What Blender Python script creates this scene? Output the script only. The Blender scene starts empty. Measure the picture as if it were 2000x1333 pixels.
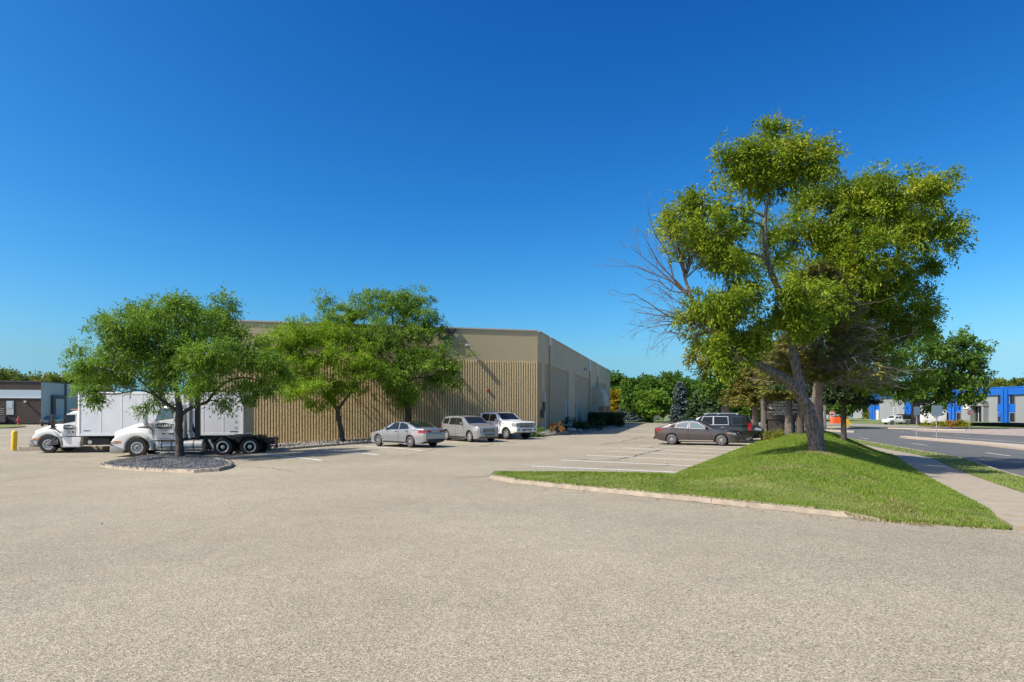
import bpy, bmesh, math, random
import numpy as np
from mathutils import Vector, Matrix

SC = bpy.context.scene
COL = SC.collection
rng = np.random.default_rng(7)
random.seed(7)
R = math.radians

# ------------------------------------------------------------------ camera
CAM_H = 2.05
FPX, CX, HY = 1250.0, 1000.0, 802.0
cam_d = bpy.data.cameras.new('camera'); cam = bpy.data.objects.new('camera', cam_d)
COL.objects.link(cam); SC.camera = cam
cam.location = (0, 0, CAM_H); cam.rotation_euler = (R(90), 0, 0)
cam_d.sensor_width = 36.0; cam_d.lens = FPX / 2000 * 36
cam_d.shift_y = (HY - 666.5) / 2000
cam_d.clip_end = 4000; cam_d.clip_start = 0.05

# ------------------------------------------------------------------ light
SUN_A, SUN_E = 27.0, 48.0            # light travels right and away by SUN_A; elevation
W = bpy.data.worlds.new('World'); SC.world = W; W.use_nodes = True
nt = W.node_tree; bg = nt.nodes['Background']
sky = nt.nodes.new('ShaderNodeTexSky'); sky.sky_type = 'NISHITA'; sky.sun_disc = False
sky.sun_elevation = R(SUN_E); sky.sun_rotation = R(270 - SUN_A)
sky.air_density = 1.0; sky.dust_density = 1.7; sky.ozone_density = 3.0
# below a few degrees the sky keeps its horizon tone
stc = nt.nodes.new('ShaderNodeTexCoord'); sx = nt.nodes.new('ShaderNodeSeparateXYZ'); sc_ = nt.nodes.new('ShaderNodeCombineXYZ'); smx = nt.nodes.new('ShaderNodeMath')
smx.operation = 'MAXIMUM'; smx.inputs[1].default_value = .075
nt.links.new(stc.outputs['Generated'], sx.inputs[0]); nt.links.new(sx.outputs[0], sc_.inputs[0]); nt.links.new(sx.outputs[1], sc_.inputs[1])
nt.links.new(sx.outputs[2], smx.inputs[0]); nt.links.new(smx.outputs[0], sc_.inputs[2]); nt.links.new(sc_.outputs[0], sky.inputs[0])
sep = nt.nodes.new('ShaderNodeSeparateColor'); comb = nt.nodes.new('ShaderNodeCombineColor')
nt.links.new(sky.outputs[0], sep.inputs[0])
for i, (k, e) in enumerate(((0.0076, 2.72), (0.0405, 1.66), (0.0890, 1.24))):   # a deeper, clearer blue than the model's
    p = nt.nodes.new('ShaderNodeMath'); p.operation = 'POWER'; p.inputs[1].default_value = e
    m = nt.nodes.new('ShaderNodeMath'); m.operation = 'MULTIPLY'; m.inputs[1].default_value = k * 10
    mn = nt.nodes.new('ShaderNodeMath'); mn.operation = 'MINIMUM'; mn.inputs[1].default_value = 25.0
    nt.links.new(sep.outputs[i], p.inputs[0]); nt.links.new(p.outputs[0], m.inputs[0])
    nt.links.new(m.outputs[0], mn.inputs[0]); nt.links.new(mn.outputs[0], comb.inputs[i])
nt.links.new(comb.outputs[0], bg.inputs[0]); bg.inputs[1].default_value = 0.1
sd = bpy.data.lights.new('sun', 'SUN'); sun = bpy.data.objects.new('sun', sd); COL.objects.link(sun)
sd.energy = 4.6; sd.angle = R(0.5); sd.color = (1.0, 0.93, 0.83)
ldir = Vector((math.cos(R(SUN_A)) * math.cos(R(SUN_E)), math.sin(R(SUN_A)) * math.cos(R(SUN_E)), -math.sin(R(SUN_E))))
sun.rotation_euler = ldir.to_track_quat('-Z', 'Y').to_euler(); sun.location = (-40, -20, 60)
vs = SC.view_settings
vs.view_transform = 'Standard'; vs.look = 'None'; vs.gamma = 1; vs.use_curve_mapping = False
vs.exposure = 0.45

# ------------------------------------------------------------------ helpers
def P(px, py, z):
    d = (CAM_H - z) * FPX / (py - HY)
    return Vector(((px - CX) / FPX * d, d, z))
def Q(px, py, d):
    return Vector(((px - CX) / FPX * d, d, CAM_H - (py - HY) / FPX * d))

MATS = {}
def mat(name, col, rough=0.6, metal=0.0, noise=0.0, nscale=8.0, bump=0.0, bscale=40.0, spec=0.5, coat=0.0, detail=4.0):
    if name in MATS: return MATS[name]
    m = bpy.data.materials.new(name); m.use_nodes = True; t = m.node_tree
    b = t.nodes['Principled BSDF']
    b.inputs['Base Color'].default_value = (*col, 1); b.inputs['Roughness'].default_value = rough
    b.inputs['Metallic'].default_value = metal; b.inputs['Specular IOR Level'].default_value = spec
    b.inputs['Coat Weight'].default_value = coat; b.inputs['Coat Roughness'].default_value = 0.05
    if noise or bump:
        tc = t.nodes.new('ShaderNodeTexCoord')
    if noise:
        n = t.nodes.new('ShaderNodeTexNoise'); n.inputs['Scale'].default_value = nscale; n.inputs['Detail'].default_value = detail
        t.links.new(tc.outputs['Object'], n.inputs['Vector'])
        mr = t.nodes.new('ShaderNodeMapRange'); mr.inputs[1].default_value = .3; mr.inputs[2].default_value = .7
        mr.inputs[3].default_value = 1 - noise; mr.inputs[4].default_value = 1 + noise
        t.links.new(n.outputs[0], mr.inputs[0])
        mx = t.nodes.new('ShaderNodeMix'); mx.data_type = 'RGBA'; mx.blend_type = 'MULTIPLY'; mx.inputs[0].default_value = 1
        mx.inputs[6].default_value = (*col, 1); t.links.new(mr.outputs[0], mx.inputs[7])
        t.links.new(mx.outputs[2], b.inputs['Base Color'])
    if bump:
        n2 = t.nodes.new('ShaderNodeTexNoise'); n2.inputs['Scale'].default_value = bscale; n2.inputs['Detail'].default_value = 5
        t.links.new(tc.outputs['Object'], n2.inputs['Vector'])
        bp = t.nodes.new('ShaderNodeBump'); bp.inputs['Strength'].default_value = bump; bp.inputs['Distance'].default_value = .02
        t.links.new(n2.outputs[0], bp.inputs['Height']); t.links.new(bp.outputs[0], b.inputs['Normal'])
    MATS[name] = m
    return m

def leaf_mat(name, cols, trans=0.35, rough=0.5):
    if name in MATS: return MATS[name]
    m = bpy.data.materials.new(name); m.use_nodes = True; t = m.node_tree
    b = t.nodes['Principled BSDF']; out = t.nodes['Material Output']
    g = t.nodes.new('ShaderNodeNewGeometry'); tc = t.nodes.new('ShaderNodeTexCoord')
    n = t.nodes.new('ShaderNodeTexNoise'); n.inputs['Scale'].default_value = 0.9; n.inputs['Detail'].default_value = 3
    t.links.new(tc.outputs['Object'], n.inputs['Vector'])
    ad = t.nodes.new('ShaderNodeMath'); ad.operation = 'MULTIPLY_ADD'; ad.inputs[1].default_value = 0.45
    mr = t.nodes.new('ShaderNodeMapRange'); mr.inputs[1].default_value = .3; mr.inputs[2].default_value = .7; mr.inputs[3].default_value = 0; mr.inputs[4].default_value = .55
    t.links.new(n.outputs[0], mr.inputs[0])
    t.links.new(g.outputs['Random Per Island'], ad.inputs[0]); t.links.new(mr.outputs[0], ad.inputs[2])
    cr = t.nodes.new('ShaderNodeValToRGB'); e = cr.color_ramp.elements
    e[0].position = 0.0; e[0].color = (*cols[0], 1); e[1].position = 1.0; e[1].color = (*cols[-1], 1)
    for i, c in enumerate(cols[1:-1]):
        x = e.new((i + 1) / (len(cols) - 1)); x.color = (*c, 1)
    t.links.new(ad.outputs[0], cr.inputs[0]); t.links.new(cr.outputs[0], b.inputs['Base Color'])
    b.inputs['Roughness'].default_value = rough; b.inputs['Specular IOR Level'].default_value = 0.16
    tr = t.nodes.new('ShaderNodeBsdfTranslucent'); t.links.new(cr.outputs[0], tr.inputs[0])
    mx = t.nodes.new('ShaderNodeMixShader'); mx.inputs[0].default_value = trans
    t.links.new(b.outputs[0], mx.inputs[1]); t.links.new(tr.outputs[0], mx.inputs[2]); t.links.new(mx.outputs[0], out.inputs[0])
    MATS[name] = m
    return m

def bark_mat(name, a, b_, ):
    m = bpy.data.materials.new(name); m.use_nodes = True; t = m.node_tree; N = t.nodes; L = t.links; b = N['Principled BSDF']
    tc = N.new('ShaderNodeTexCoord'); mp = N.new('ShaderNodeMapping'); mp.inputs['Scale'].default_value = (1, 1, .22); L.new(tc.outputs['Object'], mp.inputs[0])
    n = N.new('ShaderNodeTexNoise'); n.inputs['Scale'].default_value = 17; n.inputs['Detail'].default_value = 8; n.inputs['Roughness'].default_value = .65; L.new(mp.outputs[0], n.inputs['Vector'])
    cr = N.new('ShaderNodeValToRGB'); e = cr.color_ramp.elements; e[0].position = .38; e[0].color = (*a, 1); e[1].position = .62; e[1].color = (*b_, 1); L.new(n.outputs[0], cr.inputs[0]); L.new(cr.outputs[0], b.inputs['Base Color'])
    bp = N.new('ShaderNodeBump'); bp.inputs['Strength'].default_value = 1.0; bp.inputs['Distance'].default_value = .09; L.new(n.outputs[0], bp.inputs['Height']); L.new(bp.outputs[0], b.inputs['Normal']); b.inputs['Roughness'].default_value = .95
    MATS[name] = m; return m
def tag(o, label=None, cat=None, group=None, kind=None):
    if label: o['label'] = label
    if cat: o['category'] = cat
    if group: o['group'] = group
    if kind: o['kind'] = kind
    return o
def thing(name, label, cat, loc=(0, 0, 0), rz=0.0, group=None):
    o = bpy.data.objects.new(name, None); COL.objects.link(o)
    o.location = loc; o.rotation_euler = (0, 0, rz); o.empty_display_size = .3
    return tag(o, label, cat, group)
def link_mesh(name, me, m, parent=None, loc=None, rz=0.0, smooth=None):
    o = bpy.data.objects.new(name, me); COL.objects.link(o)
    if m is not None:
        for x in (m if isinstance(m, (list, tuple)) else [m]):
            if x.name not in [q.name for q in me.materials if q]: me.materials.append(x)
    if parent is not None: o.parent = parent
    if loc is not None: o.location = loc
    o.rotation_euler = (0, 0, rz)
    if smooth is not None:
        me.polygons.foreach_set('use_smooth', [True] * len(me.polygons))
        me.set_sharp_from_angle(angle=R(smooth))
    return o
def obj(name, bm, m, parent=None, loc=None, rz=0.0, smooth=None):
    me = bpy.data.meshes.new(name); bm.to_mesh(me); bm.free()
    return link_mesh(name, me, m, parent, loc, rz, smooth)
def mesh_np(name, V, F):
    me = bpy.data.meshes.new(name); V = np.asarray(V, np.float32); F = np.asarray(F, np.int32)
    k = F.shape[1]
    me.vertices.add(len(V)); me.vertices.foreach_set('co', V.ravel())
    me.loops.add(F.size); me.loops.foreach_set('vertex_index', F.ravel())
    me.polygons.add(len(F)); me.polygons.foreach_set('loop_start', np.arange(0, F.size, k, dtype=np.int32))
    me.polygons.foreach_set('loop_total', np.full(len(F), k, np.int32))
    me.polygons.foreach_set('use_smooth', np.zeros(len(F), bool))
    me.update(calc_edges=True)
    return me
def copy_tree(o, parent=None):
    c = o.copy(); COL.objects.link(c)
    if parent is not None: c.parent = parent
    for ch in list(o.children): copy_tree(ch, c)
    return c

def box(bm, x0, x1, y0, y1, z0, z1, bev=0.0, M=None):
    r = bmesh.ops.create_cube(bm, size=1)
    vv = r['verts']
    for v in vv:
        v.co = Vector(((x0 + x1) / 2 + v.co.x * (x1 - x0), (y0 + y1) / 2 + v.co.y * (y1 - y0), (z0 + z1) / 2 + v.co.z * (z1 - z0)))
    if bev:
        es = list({e for v in vv for e in v.link_edges})
        rr = bmesh.ops.bevel(bm, geom=es, offset=bev, segments=2, affect='EDGES', profile=.6)
        vv = list({v for f in rr['faces'] for v in f.verts} | {v for v in vv if v.is_valid})
    if M is not None:
        for v in vv:
            if v.is_valid: v.co = M @ v.co
    return bm
def cyl(bm, p0, p1, r0, r1=None, n=12):
    p0, p1 = Vector(p0), Vector(p1); r1 = r0 if r1 is None else r1
    d = p1 - p0; L = d.length
    M = Matrix.Translation((p0 + p1) / 2) @ d.to_track_quat('Z', 'Y').to_matrix().to_4x4()
    bmesh.ops.create_cone(bm, cap_ends=True, segments=n, radius1=r0, radius2=r1, depth=L, matrix=M)
    return bm
def prism(bm, pts, y0, y1, bev=0.0, top=None):
    """side outline pts (x,z) pushed from y0 to y1"""
    a = [bm.verts.new((x, y0, z)) for x, z in pts]
    b = [bm.verts.new((x, y1, z)) for x, z in (top or pts)]
    n = len(pts); fs = [bm.faces.new(a[::-1]), bm.faces.new(b)]
    for i in range(n):
        fs.append(bm.faces.new((a[i], a[(i + 1) % n], b[(i + 1) % n], b[i])))
    bmesh.ops.recalc_face_normals(bm, faces=fs)
    if bev:
        es = list({e for f in fs[:2] for e in f.edges})
        bmesh.ops.bevel(bm, geom=es, offset=bev, segments=3, affect='EDGES', profile=.6)
    return bm
def lathe(bm, prof, n=28, axis='Y', c=(0, 0, 0)):
    """prof: (radius, along axis)"""
    rings = []
    for r, h in prof:
        ring = []
        for i in range(n):
            a = 2 * math.pi * i / n
            p = Vector((r * math.cos(a), h, r * math.sin(a))) if axis == 'Y' else Vector((r * math.cos(a), r * math.sin(a), h))
            ring.append(bm.verts.new(p + Vector(c)))
        rings.append(ring)
    fs = []
    for a, b in zip(rings, rings[1:]):
        for i in range(n):
            fs.append(bm.faces.new((a[i], a[(i + 1) % n], b[(i + 1) % n], b[i])))
    bmesh.ops.recalc_face_normals(bm, faces=fs)
    return bm
def tubes_np(paths, sides=6, rough=0.0):
    """paths: list of (pts Nx3, radii N) -> V, F"""
    Vs, Fs, off = [], [], 0
    ang = np.linspace(0, 2 * np.pi, sides, endpoint=False)
    for pts, rad in paths:
        pts = np.asarray(pts, float); rad = np.asarray(rad, float); n = len(pts)
        tg = np.gradient(pts, axis=0); tg /= np.linalg.norm(tg, axis=1)[:, None] + 1e-9
        up = np.array([0.31, 0.87, 0.2]) if abs(tg[0][2]) > .7 else np.array([0, 0, 1.0])
        u = np.cross(tg, up); u /= np.linalg.norm(u, axis=1)[:, None] + 1e-9
        v = np.cross(tg, u)
        mod = 1.0
        if rough:
            gg = np.random.default_rng(len(pts)); rid = gg.uniform(-1, 1, sides); mod = 1 + rough * (rid[None, :] + .7 * gg.uniform(-1, 1, (n, sides)))[..., None]
        ring = pts[:, None, :] + rad[:, None, None] * mod * (np.cos(ang)[None, :, None] * u[:, None, :] + np.sin(ang)[None, :, None] * v[:, None, :])
        Vs.append(ring.reshape(-1, 3))
        i = np.arange(n - 1)[:, None] * sides; j = np.arange(sides)[None, :]; j2 = (j + 1) % sides
        F = np.stack([i + j, i + j2, i + sides + j2, i + sides + j], -1).reshape(-1, 4) + off
        Fs.append(F); off += n * sides
    return np.concatenate(Vs), np.concatenate(Fs)
def spline(pts, n=24):
    """Catmull-Rom through pts"""
    pts = np.asarray(pts, float)
    p = np.vstack([2 * pts[0] - pts[1], pts, 2 * pts[-1] - pts[-2]])
    out = []
    m = len(pts) - 1; k = max(2, n // m)
    for i in range(m):
        t = np.linspace(0, 1, k, endpoint=(i == m - 1))[:, None]
        a, b, c, d = p[i], p[i + 1], p[i + 2], p[i + 3]
        out.append(.5 * (2 * b + (c - a) * t + (2 * a - 5 * b + 4 * c - d) * t ** 2 + (3 * b - a - 3 * c + d) * t ** 3))
    return np.concatenate(out)
def text_obj(name, s, size, m, parent, M, extrude=.004, align='CENTER', bold=0.0):
    cu = bpy.data.curves.new(name, 'FONT'); cu.body = s; cu.size = size; cu.extrude = extrude
    cu.align_x = align; cu.align_y = 'CENTER'; cu.resolution_u = 2; cu.offset = bold
    t = bpy.data.objects.new(name + '_tmp', cu); COL.objects.link(t)
    dg = bpy.context.evaluated_depsgraph_get(); dg.update()
    me = bpy.data.meshes.new_from_object(t.evaluated_get(dg))
    bpy.data.objects.remove(t); bpy.data.curves.remove(cu)
    me.transform(M)
    me.materials.clear()
    o = link_mesh(name, me, m, parent)
    return o
def ss(x):
    x = np.clip(x, 0, 1); return x * x * (3 - 2 * x)

# ------------------------------------------------------------------ terrain
A0 = np.array([4.85, 19.4]); RD = np.array([.454, .891]); RN = np.array([.891, -.454])
def st(x, y):
    dx, dy = x - A0[0], y - A0[1]
    return dx * RD[0] + dy * RD[1], dx * RN[0] + dy * RN[1]
def xy(s, t):
    p = A0 + s * RD + t * RN
    return float(p[0]), float(p[1])
def road_off(s):
    a = np.clip((s - 16) / 14, 0, 1)
    return .2 * (np.maximum(0, s - 23) * ss(a))
def B(x, y):
    x = np.asarray(x, float); y = np.asarray(y, float)
    s, t = st(x, y); tc = t + road_off(s)
    z = -.42 * ss((-x - 5) / 14)
    z = z - .72 * ss((tc - 1.5) / 7.5) * ss((s + 16) / 36)
    return z
def Bz(x, y): return float(B(x, y))

def sheet(name, poly, zf, m, step=2.0, kind='structure', parent=None, label=None):
    bm = bmesh.new()
    vs_ = [bm.verts.new((x, y, 0)) for x, y in poly]
    bm.faces.new(vs_)
    xs = [p[0] for p in poly]; ys = [p[1] for p in poly]
    for ax, lo, hi in ((0, min(xs), max(xs)), (1, min(ys), max(ys))):
        c = lo + step
        while c < hi - 1e-3:
            co = [0, 0, 0]; no = [0, 0, 0]; co[ax] = c; no[ax] = 1
            bmesh.ops.bisect_plane(bm, geom=bm.verts[:] + bm.edges[:] + bm.faces[:], plane_co=co, plane_no=no)
            c += step
    bmesh.ops.triangulate(bm, faces=[f for f in bm.faces if len(f.verts) > 4])
    bm.verts.ensure_lookup_table()
    co = np.array([v.co[:] for v in bm.verts])
    z = zf(co[:, 0], co[:, 1])
    for v, h in zip(bm.verts, np.broadcast_to(z, len(co))): v.co.z = float(h)
    bmesh.ops.recalc_face_normals(bm, faces=bm.faces[:])
    if sum(f.normal.z for f in bm.faces) < 0: bmesh.ops.reverse_faces(bm, faces=bm.faces[:])
    o = obj(name, bm, m, parent, smooth=60)
    if kind: o['kind'] = kind
    if label: o['label'] = label
    return o
def in_poly(x, y, poly):
    ins = np.zeros(len(x), bool); n = len(poly)
    for i in range(n):
        x0, y0 = poly[i]; x1, y1 = poly[(i + 1) % n]
        c = ((y0 > y) != (y1 > y)) & (x < (x1 - x0) * (y - y0) / (y1 - y0 + 1e-12) + x0)
        ins ^= c
    return ins
def poly_dist(x, y, poly, closed=True):
    d = np.full(np.shape(x), 1e9); n = len(poly)
    for i in range(n if closed else n - 1):
        a = np.array(poly[i]); b = np.array(poly[(i + 1) % n]); ab = b - a
        t = np.clip(((x - a[0]) * ab[0] + (y - a[1]) * ab[1]) / (ab @ ab + 1e-9), 0, 1)
        d = np.minimum(d, np.hypot(x - a[0] - t * ab[0], y - a[1] - t * ab[1]))
    return d

# ------------------------------------------------------------------ surface materials
def asphalt_mat(name, base, tint, grain=1.0):
    m = bpy.data.materials.new(name); m.use_nodes = True; t = m.node_tree; N = t.nodes; L = t.links
    b = N['Principled BSDF']; tc = N.new('ShaderNodeTexCoord')
    def noise(sc, det=4, ro=.55):
        n = N.new('ShaderNodeTexNoise'); n.inputs['Scale'].default_value = sc; n.inputs['Detail'].default_value = det
        n.inputs['Roughness'].default_value = ro; L.new(tc.outputs['Object'], n.inputs['Vector']); return n.outputs[0]
    def rng_(src, a, b_, c, d):
        r = N.new('ShaderNodeMapRange'); r.inputs[1].default_value = a; r.inputs[2].default_value = b_
        r.inputs[3].default_value = c; r.inputs[4].default_value = d; L.new(src, r.inputs[0]); return r.outputs[0]
    def mul(a, b_):
        x = N.new('ShaderNodeMath'); x.operation = 'MULTIPLY'; L.new(a, x.inputs[0]); L.new(b_, x.inputs[1]); return x.outputs[0]
    vo = N.new('ShaderNodeTexVoronoi'); vo.inputs['Scale'].default_value = 85.0; L.new(tc.outputs['Object'], vo.inputs['Vector'])
    vsep = N.new('ShaderNodeSeparateColor'); L.new(vo.outputs['Color'], vsep.inputs[0])
    chip = rng_(vsep.outputs[0], 0, 1, 1 - .5 * grain, 1 + .5 * grain)
    vo2 = N.new('ShaderNodeTexVoronoi'); vo2.inputs['Scale'].default_value = 42.0; L.new(tc.outputs['Object'], vo2.inputs['Vector'])
    vs2 = N.new('ShaderNodeSeparateColor'); L.new(vo2.outputs['Color'], vs2.inputs[0])
    chip2 = rng_(vs2.outputs[1], 0, 1, 1 - .16 * grain, 1 + .16 * grain)
    pit = rng_(noise(58, 2), .36, .50, 1 - .45 * grain, 1.05)
    mid = rng_(noise(2.1, 3, .5), .3, .7, .95, 1.05)
    big = rng_(noise(.16, 4, .55), .3, .7, .86, 1.12)
    v = mul(mul(mul(chip, chip2), mul(pit, mid)), big)
    mx = N.new('ShaderNodeMix'); mx.data_type = 'RGBA'; mx.inputs[6].default_value = (*base, 1); mx.inputs[7].default_value = (*tint, 1)
    L.new(rng_(noise(.07, 3), .35, .65, 0, 1), mx.inputs[0])
    m2 = N.new('ShaderNodeMix'); m2.data_type = 'RGBA'; m2.blend_type = 'MULTIPLY'; m2.inputs[0].default_value = 1
    L.new(mx.outputs[2], m2.inputs[6]); L.new(v, m2.inputs[7]); L.new(m2.outputs[2], b.inputs['Base Color'])
    b.inputs['Roughness'].default_value = .88; b.inputs['Specular IOR Level'].default_value = .25
    bp = N.new('ShaderNodeBump'); bp.inputs['Strength'].default_value = .55 * grain; bp.inputs['Distance'].default_value = .012
    ad = N.new('ShaderNodeMath'); ad.operation = 'ADD'; L.new(vo.outputs['Distance'], ad.inputs[0]); L.new(noise(34, 3), ad.inputs[1])
    L.new(ad.outputs[0], bp.inputs['Height']); L.new(bp.outputs[0], b.inputs['Normal'])
    MATS[name] = m
    return m
M_LOT = asphalt_mat('weathered_asphalt', (.332, .296, .212), (.305, .278, .208), .92)
M_ROAD = asphalt_mat('road_asphalt', (.105, .11, .105), (.118, .12, .112), .35)
M_FARLOT = asphalt_mat('far_asphalt', (.27, .245, .22), (.25, .235, .21), .5)
M_CONC = mat('kerb_concrete', (.30, .255, .19), .85, noise=.22, nscale=3.5, bump=.4, bscale=60, detail=8)
M_WALK = mat('walk_concrete', (.33, .28, .205), .85, noise=.12, nscale=2.5, bump=.25, bscale=70, detail=8)
M_MED = mat('median_concrete', (.40, .34, .255), .85, noise=.12, nscale=1.5)
M_LINE = mat('line_paint', (.74, .73, .70), .7, noise=.16, nscale=9, detail=8)
M_CRACK = mat('crack_dark', (.075, .065, .055), .9, noise=.3, nscale=5)
M_GROUND = mat('ground_grass', (.14, .175, .045), .9, noise=.35, nscale=.35, detail=8)
M_SOIL = mat('soil_grass', (.15, .17, .045), .95, noise=.35, nscale=1.3, bump=.4, bscale=18, detail=8)
M_BLACK = mat('black_rubber', (.012, .012, .013), .75)
M_DARK = mat('dark_plastic', (.018, .018, .02), .5)
M_GLASS = mat('dark_glass', (.014, .017, .016), .05, spec=.35)
M_GLASSL = mat('pale_glass', (.10, .15, .16), .05, spec=.9)
M_CHROME = mat('chrome', (.60, .60, .59), .2, metal=.75)
M_ALU = mat('polished_aluminium', (.50, .50, .49), .3, metal=.55)
M_RIM = mat('rim_silver', (.33, .335, .34), .4, metal=.4)
M_BUMP = mat('bumper_chrome', (.34, .33, .31), .3, metal=.5)
M_TRIM = mat('bright_trim', (.52, .52, .51), .3, metal=.2)
M_WHITE = mat('white_paint', (.70, .70, .68), .3, coat=.6)
M_BOXW = mat('white_panel', (.66, .685, .70), .42, noise=.06, nscale=1.4, detail=8)
M_REDL = mat('red_lens', (.26, .010, .015), .15, coat=.5)
M_AMBER = mat('amber_lens', (.62, .18, .02), .2, coat=.5)
M_LENS = mat('clear_lens', (.36, .37, .38), .1, metal=.3, coat=.8)
M_PLATE = mat('plate_white', (.55, .6, .75), .5)
M_BLACKP = mat('black_paint', (.008, .009, .011), .18, coat=.8)
# ================================================================== SETTING
def Pg(px, py, dz=0.0, zf=None):
    zf = zf or Bz; z = 0.0
    for _ in range(12):
        p = P(px, py, z); z = zf(p.x, p.y) + dz
    return P(px, py, z)
def xy2(px, py): p = Pg(px, py); return (p.x, p.y)

# ground to the horizon
def ground():
    a = np.concatenate([-np.geomspace(1600, 130, 14), np.arange(-126, 130, 3.0), np.geomspace(130, 1600, 14)])
    X, Y = np.meshgrid(a, a + 55)
    Z = B(X, Y) - .07
    n = len(a); idx = np.arange(n * n).reshape(n, n)
    F = np.stack([idx[:-1, :-1], idx[:-1, 1:], idx[1:, 1:], idx[1:, :-1]], -1).reshape(-1, 4)
    me = mesh_np('ground', np.stack([X, Y, Z], -1).reshape(-1, 3), F)
    o = link_mesh('ground', me, M_GROUND, smooth=60); o['kind'] = 'structure'
ground()

# outlines
KF = [xy2(958, 936), xy2(1004, 944.5), xy2(1178, 962), xy2(1450, 990), xy2(1725, 1018.5)]   # front kerb of the grass
TIP2 = xy2(1972, 1036)
KB = [xy2(966, 928.5), xy2(1130, 929.5), xy2(1285, 931.5), xy2(1309, 934.5)]
s_lot = np.linspace(0, 56, 29)
LOTK = [xy(s, 0) for s in s_lot]
LOTK[0] = KB[-1]
def walk_l(s): return 7.4 - float(road_off(s))
def walk_r(s): return 9.2 - float(road_off(s))
def kerb_r(s): return 10.9 - float(road_off(s))
s_w = np.linspace(56, -4.4, 41)
GRASS = [KF[0]] + KB[:-1] + [xy(s, .02) for s in s_lot] + [xy(s, walk_l(s)) for s in s_w if walk_l(s) > .3] + [TIP2] + KF[:0:-1]
ROADN = [xy(s, kerb_r(s)) for s in np.linspace(-4.7, 60, 34)]

LOT = [(-120, -9), (70, -9), xy(-4.8, 40), xy(-4.75, 7.5), TIP2] + KF[::-1] + KB + LOTK[1:] + [(32, 80), (27, 98.6), (18.7, 109), (-120, 112)]
lot = sheet('parking_lot', LOT, lambda x, y: B(x, y), M_LOT, 2.5)

def lot_strip(name, a, b, w, m, dz, parent=lot):
    a, b = Vector(a), Vector(b); d = (b - a).normalized(); n = Vector((-d.y, d.x)) * w / 2
    k = max(2, int((b - a).length / 1.0) + 1)
    bm = bmesh.new(); rows = []
    for i in range(k):
        c = a.lerp(b, i / (k - 1))
        rows.append([bm.verts.new((q.x, q.y, Bz(q.x, q.y) + dz)) for q in (c - n, c + n)])
    for p, q in zip(rows, rows[1:]): bm.faces.new((p[0], q[0], q[1], p[1]))
    bmesh.ops.recalc_face_normals(bm, faces=bm.faces[:])
    if bm.faces[0].normal.z < 0 if not bm.faces[0].normal.z == 0 else False: bmesh.ops.reverse_faces(bm, faces=bm.faces[:])
    return obj(name, bm, m, parent)
for a, b in (((1038, 911), (1331, 923.5)), ((1095, 899), (1370, 911.5)), ((1146, 889.7), (1396, 900.8)), ((1182, 882), (1416, 892.2)),
             ((1218, 875.5), (1430, 885.3)), ((1250, 870.5), (1440, 879.3)), ((1276, 866.4), (1448, 874)),
             ((495, 885), (628, 900)), ((610, 877), (738, 889.5)), ((695, 871.5), (825, 881)), ((770, 866), (893, 873.5)), ((905, 861.5), (1010, 863))):
    lot_strip('painted_line', Pg(*a).xy, Pg(*b).xy, .14, M_LINE, .008)

def crack(pts, w=.035):
    p = [Pg(*q).xy for q in pts]
    bm = bmesh.new(); prev = None; r = random.Random(int(pts[0][0]))
    fine = []
    for a, b in zip(p, p[1:]):
        k = max(2, int((b - a).length / .35))
        for i in range(k):
            c = a.lerp(b, i / k); fine.append(c + Vector((r.uniform(-.09, .09), r.uniform(-.09, .09))))
    fine.append(p[-1])
    for i, c in enumerate(fine):
        d = (fine[min(i + 1, len(fine) - 1)] - fine[max(i - 1, 0)]).normalized(); n = Vector((-d.y, d.x)) * w * r.uniform(.3, 1.3) * (.15 if i in (0, len(fine) - 1) else 1)
        row = [bm.verts.new((q.x, q.y, Bz(q.x, q.y) + .004)) for q in (c - n, c + n)]
        if prev: bm.faces.new((prev[0], row[0], row[1], prev[1]))
        prev = row
    return obj('pavement_crack', bm, M_CRACK, lot)
for pts, w in (([(1190, 900), (1233, 893), (1262, 885), (1300, 877)], .07), ([(1128, 897), (1165, 899.5), (1212, 899)], .07),
               ([(1165, 870), (1210, 864.5), (1258, 853)], .06), ([(940, 872.5), (965, 868), (1012, 864)], .07), ([(462, 911), (530, 915), (582, 923)], .025),
               ([(0, 897), (60, 902), (150, 903), (215, 909)], .03), ([(790, 892), (850, 877), (905, 871)], .025), ([(0, 942), (90, 929), (190, 922)], .018),
               ([(1165, 912.5), (1270, 912), (1312, 910), (1300, 905)], .035), ([(1260, 876), (1278, 873), (1310, 869)], .06), ([(350, 938), (390, 932), (470, 930)], .015),
               ([(1030, 877), (1090, 873), (1180, 871)], .02), ([(880, 935), (945, 931), (980, 928)], .03), ([(120, 893), (175, 891)], .03), ([(640, 905), (700, 893), (775, 886)], .012)):
    crack(pts, w)

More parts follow.
